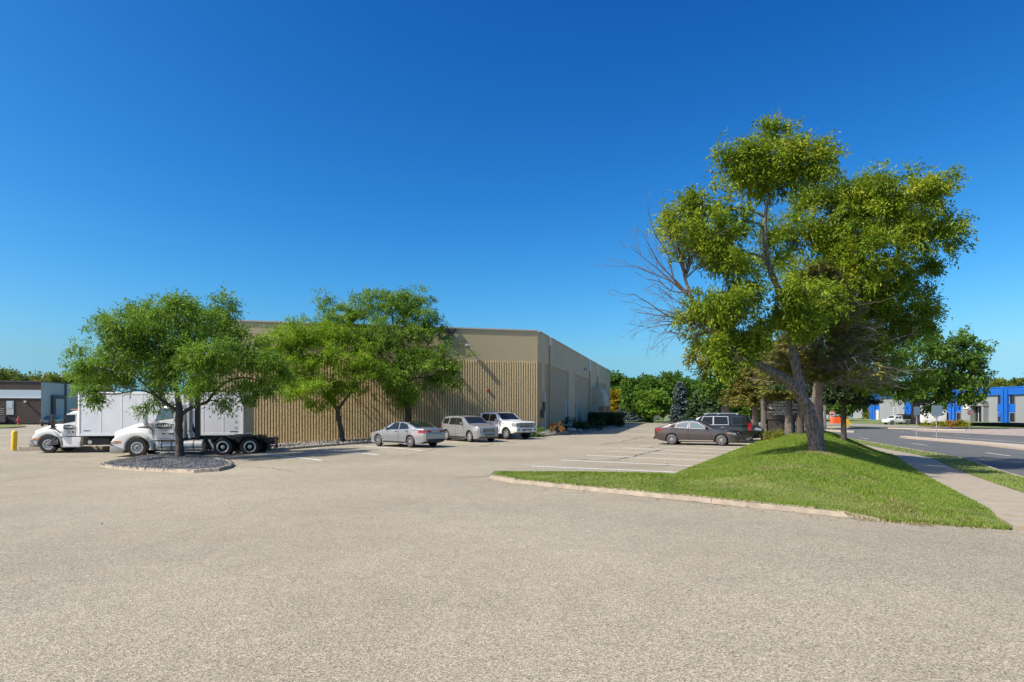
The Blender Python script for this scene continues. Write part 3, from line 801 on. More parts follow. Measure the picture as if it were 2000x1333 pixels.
dr = bput('door', ue - .4, ue + .4, .004, .06, z0, 2.0, M_PANE); bput('door_frame', ue - .5, ue - .4, .004, .1, z0, 2.1, M_WPAN, dr); bput('door_frame', ue + .4, ue + .5, .004, .1, z0, 2.1, M_WPAN, dr)
us = BW.u(1892); wsg = bput('sign_board', us - 1.1, us + 1.1, .004, .12, BW.z(806, us), BW.z(797.5, us), M_WHITE)
ud = BW.u(1714); bput('door', ud - .45, ud + .45, .004, .07, z0, 1.5, M_WPAN)
ub = BW.u(1951); bput('notice', ub - .3, ub + .3, .004, .05, .3, .9, M_BLUE)

def far_block(name, label, cat, px0, px1, d, py_top, py_bot, m, depth=25, extra=(), d1=None):
    a = Q(px0, py_bot, d); b = Q(px1, py_bot, d1 or d); zt = Q(px0, py_top, d).z
    D = (b - a); L = Vector((D.x, D.y)).length; D = Vector((D.x, D.y)).normalized(); N = Vector((D.y, -D.x))
    if N.y > 0: N = -N
    r = thing(name, label, cat, (a.x, a.y, a.z - .4))
    w = Wall((a.x, a.y), D, N, r); zb_ = .0; h = zt - r.location.z
    w.box('wall', 0, L, -depth, 0, zb_, h, m)
    w.box('roof_edge', -.1, L + .1, -depth, .12, h, h + .3, M_COPE)
    return r, w, L, h
wb, w_, L_, h_ = far_block('low_warehouse', 'low pale warehouse seen under the trees left of the blue pilastered building', 'warehouse', 1425, 1684, 168, 795.5, 825, M_WPAN)
for px0, px1 in ((1640, 1656), (1560, 1600), (1480, 1520)):
    u0, u1 = w_.u(px0), w_.u(px1); w_.box('wall_panel', u0, u1, .0, .08, .2, h_ - .1, M_GPAN)
w_.box('blue_trim', w_.u(1550), w_.u(1573), .0, .2, .3, h_ - .05, M_BLUE)
for px in (1556, 1568): w_.box('window', w_.u(px) - .6, w_.u(px) + .6, .2, .25, 1.0, 3.2, M_PANE)

# ------------------------------------------------------------------ brown and grey dock building, far left
M_BRN = mat('dark_brown_block', (.075, .055, .046), .85, noise=.08, nscale=.5)
M_GW = mat('pale_grey_block', (.50, .51, .50), .8, noise=.05, nscale=.4)
lo = np.array([-120.0, 104.6]); lc = np.array([-83.6, 113.6]); lr = np.array([-86.2, 133.0])
lb = thing('dock_building', 'dark brown and pale grey dock building behind the white box truck', 'building', (lo[0], lo[1], -.42))
ld = (lc - lo) / np.hypot(*(lc - lo)); Lb = float(np.hypot(*(lc - lo)))
LBW = Wall(lo, ld, (ld[1], -ld[0]), lb)
gd = (lr - lc) / np.hypot(*(lr - lc)); GW = Wall(lc, gd, (gd[1], -gd[0]), lb); Lg = float(np.hypot(*(lr - lc)))
zo = .42; TOPZ = 6.65
LBW.box('brown_wall', 0, Lb, -20, 0, -.3, TOPZ + zo, M_BRN)
GW.box('grey_wall', .02, Lg, -15, 0, -.3, TOPZ + zo, M_GW)
LBW.box('roof_cap', -.1, Lb, -20, .10, TOPZ + zo, TOPZ + zo + .2, M_GREYD); GW.box('roof_cap', .02, Lg, -15, .10, TOPZ + zo, TOPZ + zo + .2, M_GREYD)
M_STRIP = mat('pale_blue_band', (.50, .58, .63), .4)
LBW.box('wall_band', 0, Lb + .03, .002, .06, 3.95 + zo, 5.25 + zo, M_STRIP); LBW.box('band_trim', 0, Lb + .03, .061, .12, 3.78 + zo, 3.95 + zo, M_WHITE)
def lpx(w, px0, px1, py0, py1, name, m, v0=.002, v1=.08, parent=None):
    u0, u1 = w.u(px0), w.u(px1); um = (u0 + u1) / 2
    return w.box(name, min(u0, u1), max(u0, u1), v0, v1, w.z(py1, um) + zo, w.z(py0, um) + zo, m, parent)
dr = lpx(LBW, 13, 27, 788, 815, 'door', M_GW, .002, .1); lpx(LBW, 15, 25, 790, 802, 'door_pane', M_STRIP, .101, .13, dr)
for y in (803, 806.5, 810, 814): lpx(LBW, -40, 13, y, y + .7, 'railing', M_GREY, .9, .96)
lpx(LBW, -40, 16, 818, 829.5, 'loading_step', M_GREYD, .1, 1.0)
lpx(GW, 99, 124, 777, 815, 'dock_frame', M_GREYD, .002, .5); 
dk = lpx(GW, 103.5, 119, 784, 816, 'dock_door', M_WPAN, .501, .53)
for k in range(5): lpx(GW, 103.5, 119, 786 + k * 6, 786.8 + k * 6, 'door_rib', M_GREY, .531, .55, dk)
lpx(GW, 126, 128.5, 755, 828, 'downspout', M_GREYD, .0, .2)
lpx(GW, 152, 158, 759, 761.5, 'wall_light', M_GREYD, .0, .7)
lpx(LBW, 49, 53, 788, 791, 'wall_light', M_WHITE, .0, .5)
# ================================================================== VEHICLES
def smooth_fn(ctrl, win=.10, lo=0.0, hi=6.0):
    xs = np.array([c[0] for c in ctrl]); zs = np.array([c[1] for c in ctrl])
    g = np.linspace(xs[0] - .3, xs[-1] + .3, 700); v = np.interp(g, xs, zs)
    k = max(1, int(win / (g[1] - g[0]))) | 1
    vp = np.pad(v, k // 2, mode='edge'); v = np.convolve(vp, np.ones(k) / k, 'valid')
    # keep the ends exact
    return lambda x: float(np.interp(x, g, v))
class Hull:
    """a car body; x counts back from the nose in metres, local frame is +X forward"""
    def __init__(s, L, top, bot, width, belt, tumble, win=.10, crown=.03, tuck=.05, er=.06):
        s.L = L; s.top = smooth_fn(top, win); s.bot = smooth_fn(bot, .08); s.w = smooth_fn(width, .12); s.belt = smooth_fn(belt, .2)
        s.ox = L / 2; s.tumble = tumble; s.crown = crown; s.tuck = tuck; s.er = er
    def half(s, x, z):
        w = s.w(x); zb = s.bot(x); bl = s.belt(x)
        if z <= bl:
            q = (z - zb) / max(.05, bl - zb)
            return w - s.tuck * (1 - min(1, q / .45)) ** 2 - .025 * max(0, (q - .55) / .45) ** 2
        return w - .025 - s.tumble * (z - bl)
    def X(s, x): return s.ox - x
    def mesh(s, name, m, parent, arches=(), ra=.36, arch_m=None, n=74, tilt0=0.06, tilt1=0.05):
        xs = np.unique(np.concatenate([np.linspace(0, .35, 8), np.linspace(.35, s.L - .3, n), np.linspace(s.L - .3, s.L, 7)]))
        bm = bmesh.new(); rings = []
        for x in xs:
            zt = s.top(x) - s.crown; zb = s.bot(x); r = min(s.er, (zt - zb) * .25); bl = min(s.belt(x), zt - r - .02)
            zsd = list(np.linspace(zb, bl, 9)) + list(np.linspace(bl, zt - r, 6))[1:]
            pts = [(0, zb), (s.half(x, zb) * .6, zb)] + [(s.half(x, z), z) for z in zsd]
            ye = s.half(x, zt - r)
            for a in (30, 60, 90): pts.append((ye - r * (1 - math.cos(R(a))), zt - r + r * math.sin(R(a))))
            yy = ye - r
            for q in (.8, .5, .25, 0): pts.append((yy * q, zt + s.crown * (1 - q * q)))
            ring = []
            X = s.X(x)
            for (y, z) in pts: ring.append(bm.verts.new((X, y, z)))
            for (y, z) in pts[-2:0:-1]: ring.append(bm.verts.new((X, -y, z)))
            rings.append(ring)
        k = len(rings[0])
        for a, b in zip(rings, rings[1:]):
            for i in range(k): bm.faces.new((a[i], a[(i + 1) % k], b[(i + 1) % k], b[i]))
        bm.faces.new(rings[0]); bm.faces.new(rings[-1][::-1])
        bmesh.ops.recalc_face_normals(bm, faces=bm.faces[:])
        o = obj(name, bm, m, parent)
        if arches:
            cb = bmesh.new()
            for ax, wz in arches:
                for sg in (1, -1):
                    y1 = s.w(ax) + .2
                    cyl(cb, (s.X(ax), sg * (y1 - .55), wz), (s.X(ax), sg * y1, wz), ra, n=28)
            cut = obj('cutter', cb, arch_m or M_BLACK)
            md = o.modifiers.new('b', 'BOOLEAN'); md.object = cut; md.operation = 'DIFFERENCE'; md.solver = 'EXACT'; md.material_mode = 'TRANSFER'
            dg = bpy.context.evaluated_depsgraph_get(); dg.update()
            me = bpy.data.meshes.new_from_object(o.evaluated_get(dg)); o.modifiers.clear(); o.data = me
            bpy.data.objects.remove(cut)
        o.data.polygons.foreach_set('use_smooth', [True] * len(o.data.polygons)); o.data.set_sharp_from_angle(angle=R(38))
        return o
    def side(s, name, poly, m, parent, off=.006, sg=1, nu=10, nv=5, curve=0.0, th=0.0):
        """patch on the body side; poly = 4 corners (x,z): bottom front, bottom rear, top rear, top front"""
        a, b, c, d = [np.array(p, float) for p in poly]
        bm = bmesh.new(); g = []
        for j in range(nv + 1):
            row = []; v = j / nv
            for i in range(nu + 1):
                u = i / nu
                p = (1 - v) * ((1 - u) * a + u * b) + v * ((1 - u) * d + u * c)
                z = p[1] + curve * v * 4 * u * (1 - u)
                row.append(bm.verts.new((s.X(p[0]), sg * (s.half(p[0], z) + off), z)))
            g.append(row)
        for j in range(nv):
            for i in range(nu):
                f = (g[j][i], g[j][i + 1], g[j + 1][i + 1], g[j + 1][i])
                bm.faces.new(f if sg < 0 else f[::-1])
        bmesh.ops.recalc_face_normals(bm, faces=bm.faces[:])
        o = obj(name, bm, m, parent, smooth=60)
        return o
    def deck(s, name, x0, x1, y0, y1, m, parent, off=.008, nu=8, nv=10):
        """patch on the top surface between x0 (half width y0) and x1 (half width y1), as a share of the edge"""
        bm = bmesh.new(); g = []
        for i in range(nu + 1):
            u = i / nu; x = x0 + (x1 - x0) * u; zt = s.top(x) - s.crown; r = min(s.er, (zt - s.bot(x)) * .25); ye = s.half(x, zt - r) - r
            row = []
            for j in range(nv + 1):
                q = -1 + 2 * j / nv; y = q * ye * (y0 + (y1 - y0) * u)
                row.append(bm.verts.new((s.X(x), y, zt + s.crown * (1 - (y / ye) ** 2) + off)))
            g.append(row)
        for i in range(nu):
            for j in range(nv): bm.faces.new((g[i][j], g[i][j + 1], g[i + 1][j + 1], g[i + 1][j]))
        bmesh.ops.recalc_face_normals(bm, faces=bm.faces[:])
        return obj(name, bm, m, parent, smooth=60)

def wheel(parent, x, y, r, w, sg, rim_r, spokes=10, rim_m=None, dark=None, hub=.06, name='wheel', sw=.03, truck=None):
    rim_m = rim_m or M_RIM; dark = dark or M_DARK
    bm = bmesh.new(); h = w / 2
    lathe(bm, [(rim_r, -h * .85), (rim_r + .02, -h), (r - .05, -h * 1.0), (r - .015, -h * .8), (r, -h * .45), (r, h * .45), (r - .015, h * .8), (r - .05, h), (rim_r + .02, h), (rim_r, h * .85)], 32)
    t = obj(name, bm, M_BLACK, parent, loc=(x, y, r), smooth=35)
    if sg < 0: t.rotation_euler = (0, 0, math.pi)
    bm = bmesh.new()
    if truck is None:
        lathe(bm, [(rim_r + .004, h * .86), (rim_r - .025, h * .90), (rim_r - .045, h * .62), (rim_r - .05, .0), (.001, .0)], 32)
        rd = obj('rim_barrel', bm, dark, t, smooth=40)
        bm = bmesh.new()
        lathe(bm, [(rim_r + .006, h * .9), (rim_r - .012, h * .95), (rim_r - .02, h * .8)], 32)
        for k in range(spokes):
            a = 2 * math.pi * k / spokes
            M = Matrix.Rotation(a, 4, 'Y')
            box(bm, -sw * (.75), sw * .75, h * .45, h * .82, hub * .6, rim_r - .03, 0, M)
        lathe(bm, [(.001, h * .9), (hub, h * .88), (hub + .01, h * .6)], 16)
        obj('rim', bm, rim_m, t, smooth=30)
    elif truck == 'steer':
        lathe(bm, [(rim_r + .01, h * .95), (rim_r - .03, h * 1.0), (rim_r - .05, h * .72), (rim_r * .55, h * .60), (rim_r * .42, h * .80), (rim_r * .36, h * 1.02), (.001, h * 1.06)], 32)
        rd = obj('rim', bm, rim_m, t, smooth=35)
        bm = bmesh.new()
        for k in range(10):
            a = 2 * math.pi * k / 10; c = rim_r * .78
            M = Matrix.Rotation(a, 4, 'Y')
            p0 = M @ Vector((0, h * .5, c)); p1 = M @ Vector((0, h * .735, c)); cyl(bm, p0, p1, .037, n=10)
        obj('hand_hole', bm, M_BLACK, t)
        bm = bmesh.new()
        for k in range(10):
            M = Matrix.Rotation(2 * math.pi * (k + .5) / 10, 4, 'Y'); c = rim_r * .5
            cyl(bm, M @ Vector((0, h * .55, c)), M @ Vector((0, h * .84, c)), .02, n=6)
        lathe(bm, [(.001, h * 1.12), (rim_r * .25, h * 1.1), (rim_r * .3, h * .9)], 16)
        obj('hub_nuts', bm, M_GREYD if 'fixture_dark' in MATS else M_DARK, t)
    else:   # deep dished drive wheel
        lathe(bm, [(rim_r + .012, h * .95), (rim_r - .035, h * 1.0), (rim_r - .06, h * .9)], 32)
        rd = obj('rim', bm, rim_m, t, smooth=35)
        bm = bmesh.new(); lathe(bm, [(rim_r - .05, h * .9), (rim_r - .07, -h * .1), (.14, -h * .1), (.13, h * .55), (.001, h * .6)], 28)
        obj('dish', bm, M_DARK, t, smooth=35)
        bm = bmesh.new(); lathe(bm, [(.105, h * .4), (.10, h * .85), (.001, h * .95)], 20)
        obj('hub_cap', bm, M_ALU, t, smooth=35)
    return t

def paint(name, col, metal=.0, rough=.28):
    return mat(name, col, rough, metal=metal, coat=.8)
def mirror(root, H, x, z, sg, m, size=.2):
    bm = bmesh.new(); y = H.half(x, z)
    box(bm, H.X(x) - .06, H.X(x) + .06, sg * (y + .07) - size / 2 * .9, sg * (y + .07) + size / 2 * .9, z - .02, z + .13, .035)
    return obj('side_mirror', bm, m, root, smooth=40)
def handle(door, H, x, z, sg, m):
    bm = bmesh.new(); y = sg * (H.half(x, z) + .014)
    box(bm, H.X(x) - .11, H.X(x) + .11, y - .014, y + .014, z - .018, z + .018, .008); return obj('door_handle', bm, m, door)
def put_door(root, H, poly, m, sg, hx, hz, hm):
    H.side('door_seam', [(poly[0][0] - .012, poly[0][1] - .012), (poly[1][0] + .012, poly[1][1] - .012), (poly[2][0] + .012, poly[2][1] + .0), (poly[3][0] - .012, poly[3][1] + .0)], M_DARK, root, .0045, sg)
    d = H.side('door', poly, m, root, .009, sg)
    handle(d, H, hx, hz, sg, hm)
    return d
def plate(root, x, z, m=None, w=.31, h=.15, lab=None):
    bm = bmesh.new(); box(bm, x - .012, x + .012, -w / 2, w / 2, z - h / 2, z + h / 2)
    return obj('licence_plate', bm, m or M_PLATE, root)
def place(root, x, y, hx, hy, dz=0.0):
    root.location = (x, y, Bz(x, y) + .002 + dz); root.rotation_euler = (0, 0, math.atan2(hy, hx))

# --- silver sedan
def sedan(label, m, kind):
    L = 4.86
    root = thing('sedan', label, 'car')
    if kind == 'silver':
        top = [(0, .60), (.05, .68), (.22, .76), (.6, .86), (1.0, .93), (1.38, 1.0), (1.75, 1.20), (2.12, 1.38), (2.5, 1.445), (2.9, 1.45), (3.3, 1.41), (3.75, 1.27), (4.15, 1.115), (4.45, 1.09), (4.74, 1.085), (4.82, 1.0), (4.86, .9)]
        belt = [(0, .74), (1.2, .89), (1.6, .95), (3.6, 1.0), (4.86, 1.0)]
    else:
        top = [(0, .58), (.05, .66), (.22, .76), (.6, .87), (1.0, .94), (1.36, 1.0), (1.75, 1.20), (2.15, 1.40), (2.55, 1.47), (2.95, 1.475), (3.4, 1.42), (3.85, 1.28), (4.25, 1.13), (4.5, 1.08), (4.76, 1.06), (4.83, .98), (4.86, .9)]
        belt = [(0, .74), (1.2, .90), (1.6, .96), (3.6, 1.02), (4.86, 1.02)]
    bot = [(0, .32), (.15, .22), (.6, .19), (4.2, .2), (4.6, .28), (4.86, .40)]
    wid = [(0, .60), (.06, .70), (.2, .80), (.5, .875), (1.0, .91), (3.9, .915), (4.4, .86), (4.7, .79), (4.82, .72), (4.86, .66)]
    H = Hull(L, top, bot, wid, belt, .36, crown=.035)
    H.mesh('body', m, root, arches=((.98, .34), (3.80, .34)), ra=.385)
    for sg in (1, -1):
        trim = M_TRIM if kind == 'grey' else M_DARK
        P1 = [(1.78, .985), (2.78, 1.01), (2.74, 1.36), (2.33, 1.33)]; P2 = [(2.90, 1.015), (3.62, 1.05), (3.50, 1.25), (2.86, 1.365)]
        for k, p in enumerate((P1, P2)):
            w = H.side('side_window', p, M_GLASS if kind == 'silver' else M_GLASSL, root, .010, sg, curve=.02)
            H.side('window_trim', [(p[0][0] - .05, p[0][1] - .022), (p[1][0] + .02, p[1][1] - .022), (p[2][0] + .025, p[2][1] + .02), (p[3][0] - .015, p[3][1] + .02)], trim, w, .005, sg, curve=.02)
        q = H.side('quarter_window', [(3.68, 1.06), (4.0, 1.085), (3.86, 1.14), (3.62, 1.20)] if kind == 'grey' else [(3.66, 1.06), (3.72, 1.07), (3.66, 1.12), (3.58, 1.19)], M_GLASS, root, .010, sg)
        put_door(root, H, [(1.45, .33), (2.80, .33), (2.82, .96), (1.58, .93)], m, sg, 2.62, .88, m if kind == 'grey' else M_DARK)
        put_door(root, H, [(2.84, .33), (3.42, .33), (3.66, .99), (2.86, .965)], m, sg, 3.52, .92, m if kind == 'grey' else M_DARK)
        H.side('sill_trim', [(1.42, .25), (3.38, .25), (3.38, .31), (1.42, .31)], M_CHROME if kind == 'grey' else M_DARK, root, .012, sg, nv=1)
        hl = H.side('headlight', [(.16, .64), (.62, .74), (.72, .80), (.2, .735)], M_LENS, root, .010, sg)
        H.side('turn_signal', [(.46, .70), (.62, .73), (.66, .765), (.48, .745)], M_AMBER, hl, .016, sg)
        H.side('tail_light', [(4.42, .83), (4.84, .80), (4.83, .98), (4.46, .96)], M_REDL, root, .012, sg, nu=8)
        mirror(root, H, 1.80, .98, sg, m if kind == 'silver' else M_DARK)
        for ax in (.98, 3.80):
            wheel(root, H.X(ax), sg * (H.w(ax) - .115), .338, .225, sg, .245, spokes=10 if kind == 'silver' else 12, dark=M_BLACK, sw=.020 if kind == 'silver' else .019)
    H.deck('windshield', 1.47, 2.28, .90, .90, M_GLASS, root, .010)
    H.deck('rear_window', 3.36, 4.12, .90, .84, M_GLASS, root, .010)
    if kind == 'silver': H.deck('roof_panel', 2.36, 3.28, .86, .86, M_GLASS, root, .008)
    # rear and front faces
    xr = H.X(L)
    bm = bmesh.new(); box(bm, xr - .03, xr + .012, -.60, .60, .86, .96, .01); o = obj('boot_light_bar', bm, M_REDL, root)
    bm = bmesh.new(); box(bm, xr - .04, xr + .014, -.30, .30, .865, .955, .008); obj('boot_plinth', bm, m, o)
    plate(root, xr + .022, .82)
    bm = bmesh.new(); box(bm, xr - .10, xr + .01, -.62, .62, .33, .48, .03); obj('rear_diffuser', bm, M_DARK, root)
    xf = H.X(0)
    bm = bmesh.new(); box(bm, xf - .06, xf + .012, -.52, .52, .36, .56, .02); obj('grille', bm, M_DARK, root)
    return root

silver = paint('silver_paint', (.37, .385, .395), .55, .28)
gun = paint('gunmetal_paint', (.060, .052, .053), .35, .30)
s1 = sedan('silver sedan nosed in to the kerb, its red tail lights towards the camera', silver, 'silver')
v = np.array([-.76, .65]); v /= np.hypot(*v)
pr = P(803, 874.6, 0); left = np.array([-v[1], v[0]])     # near rear wheel; the left side faces the camera
c = np.array([pr.x, pr.y]) - left * .915 * .88 + v * (3.80 - 2.43)
place(s1, c[0], c[1], v[0], v[1])
s2 = sedan('gunmetal grey sedan parked broadside beside the empty marked bays', gun, 'grey')
v = np.array([.90, -.436]); v /= np.hypot(*v); right = np.array([v[1], -v[0]])
pf = P(1409, 871.4, 0)
c = np.array([pf.x, pf.y]) - right * .8 + v * -(2.43 - .98)
place(s2, c[0], c[1], v[0], v[1])

# --- SUVs and pickups
def suv(label, m, kind):
    big = kind == 'big'
    L = 5.18 if big else 4.71
    root = thing('suv', label, 'suv')
    if big:
        top = [(0, .95), (.06, 1.05), (.25, 1.12), (.9, 1.19), (1.25, 1.23), (1.6, 1.40), (2.02, 1.76), (2.35, 1.86), (3.2, 1.885), (4.3, 1.865), (4.85, 1.80), (5.0, 1.62), (5.12, 1.25), (5.18, .98)]
        belt = [(0, 1.0), (1.3, 1.14), (5.2, 1.19)]; wid = [(0, .78), (.1, .88), (.3, .96), (.9, 1.0), (4.6, 1.0), (5.0, .95), (5.18, .88)]; tum = .22; ax = (.98, 3.93); wr = .40; bt = .26
    else:
        top = [(0, .88), (.05, .98), (.2, 1.04), (.7, 1.10), (1.1, 1.15), (1.45, 1.33), (1.85, 1.58), (2.2, 1.68), (2.8, 1.715), (3.7, 1.70), (4.25, 1.63), (4.5, 1.35), (4.64, 1.08), (4.71, .9)]
        belt = [(0, .95), (1.2, 1.06), (4.71, 1.14)]; wid = [(0, .70), (.08, .80), (.3, .885), (.8, .92), (4.1, .92), (4.5, .87), (4.71, .80)]; tum = .26; ax = (.95, 3.81); wr = .368; bt = .22
    bot = [(0, bt + .18), (.2, bt + .03), (.6, bt), (L - .7, bt), (L, bt + .2)]
    H = Hull(L, top, bot, wid, belt, tum, crown=.03)
    H.mesh('body', m, root, arches=tuple((a, wr) for a in ax), ra=wr + .06)
    bl = lambda x: H.belt(x)
    for sg in (1, -1):
        if big:
            W1 = [(1.98, 1.2), (2.78, 1.215), (2.78, 1.70), (2.22, 1.69)]; W2 = [(2.86, 1.215), (3.72, 1.225), (3.68, 1.70), (2.86, 1.71)]; W3 = [(3.98, 1.235), (4.80, 1.25), (4.72, 1.68), (3.92, 1.70)]
        else:
            W1 = [(1.72, 1.12), (2.55, 1.135), (2.55, 1.53), (2.08, 1.51)]; W2 = [(2.64, 1.135), (3.42, 1.15), (3.36, 1.52), (2.64, 1.535)]; W3 = [(3.62, 1.17), (4.30, 1.2), (4.18, 1.47), (3.55, 1.51)]
        for p in (W1, W2, W3):
            w = H.side('side_window', p, M_GLASS, root, .011, sg)
            H.side('window_trim', [(p[0][0] - .04, p[0][1] - .035), (p[1][0] + .035, p[1][1] - .035), (p[2][0] + .035, p[2][1] + .03), (p[3][0] - .035, p[3][1] + .03)], M_TRIM if big and p is not W3 else M_DARK, w, .006, sg)
        z0d = bt + .14
        put_door(root, H, [(1.50, z0d), (W1[1][0] + .03, z0d), (W1[1][0] + .03, bl(2.5) - .02), (1.62, bl(1.6) - .02)], m, sg, W1[1][0] - .2, bl(2.5) - .14, M_CHROME)
        put_door(root, H, [(W2[0][0] - .01, z0d), (3.36, z0d), (3.60, bl(3.5) - .02), (W2[0][0] - .01, bl(2.7) - .02)], m, sg, 3.38, bl(3.4) - .14, M_CHROME)
        H.side('cladding', [(1.45, bt + .02), (ax[1] - wr - .09, bt + .02), (ax[1] - wr - .09, bt + .12), (1.45, bt + .12)], M_DARK, root, .014, sg, nv=2)
        H.side('headlight', [(.06, bl(0) - .24), (.5, bl(0) - .16), (.52, bl(0) + .0), (.08, bl(0) - .04)], M_LENS, root, .012, sg)
        H.side('tail_light', [(L - .30, .86), (L - .05, .84), (L - .07, 1.32 if big else 1.12), (L - .28, 1.30 if big else 1.14)], M_REDL, root, .012, sg)
        mirror(root, H, W1[0][0] + .06, W1[0][1] + .03, sg, M_CHROME if big else m, .26)
        for a in ax: wheel(root, H.X(a), sg * (H.w(a) - .13), wr, .25, sg, wr * .68, spokes=6 if not big else 12, dark=M_BLACK, sw=.07 if not big else .03)
        bm = bmesh.new(); zr = H.top(3) + .02; yr = H.half(3, H.top(3) - .1) - .06
        box(bm, H.X(L - .9), H.X(2.2), sg * yr - .025, sg * yr + .025, zr, zr + .035, .01)
        for q in (L - .95, 3.1, 2.3): box(bm, H.X(q) - .04, H.X(q) + .04, sg * yr - .022, sg * yr + .022, zr - .07, zr + .004)
        obj('roof_rail', bm, M_CHROME if big else M_DARK, root)
    x0, x1 = (1.36, 2.12) if big else (1.22, 2.02)
    H.deck('windshield', x0, x1, .92, .90, M_GLASS, root, .010)
    H.deck('rear_window', L - .30, L - .14 if big else L - .16, .84, .82, M_GLASS, root, .012)
    xf = H.X(0)
    bm = bmesh.new(); box(bm, xf - .05, xf + .012, -.42, .42, bl(0) - .32, bl(0) - .06, .02); g = obj('grille', bm, M_DARK, root)
    bm = bmesh.new()
    for q in np.linspace(bl(0) - .29, bl(0) - .09, 4): box(bm, xf + .013, xf + .024, -.36, .36, q - .012, q + .012)
    obj('grille_bar', bm, M_CHROME, g)
    bm = bmesh.new(); box(bm, xf - .10, xf + .05, -.66, .66, .40, .60, .04); b = obj('front_bumper', bm, m, root, smooth=40)
    bm = bmesh.new(); box(bm, xf - .02, xf + .056, -.40, .40, .44, .52, .01); obj('bumper_inlet', bm, M_DARK, b)
    bm = bmesh.new(); box(bm, H.X(L) - .07, H.X(L) + .06, -.80, .80, .48, .72, .05); b = obj('rear_bumper', bm, m, root, smooth=40)
    plate(root, H.X(L) + .03, .86)
    return root
s3 = suv('silver SUV parked nose out between the silver sedan and the white pickup', silver, 'mid')
v = np.array([.60, -.80]); right = np.array([v[1], -v[0]])
pf = P(919, 864.2, 0); c = np.array([pf.x, pf.y]) - right * .80 - v * (2.355 - .95)
place(s3, c[0], c[1], v[0], v[1])
s4 = suv('black full-size SUV with chrome window line behind the grey sedan', M_BLACKP, 'big')
v = np.array([-.93, .37]); v /= np.hypot(*v)
rearp = np.array(xy(23.9, -.35)); c = rearp + v * 2.59
place(s4, c[0], c[1], v[0], v[1], -.06)

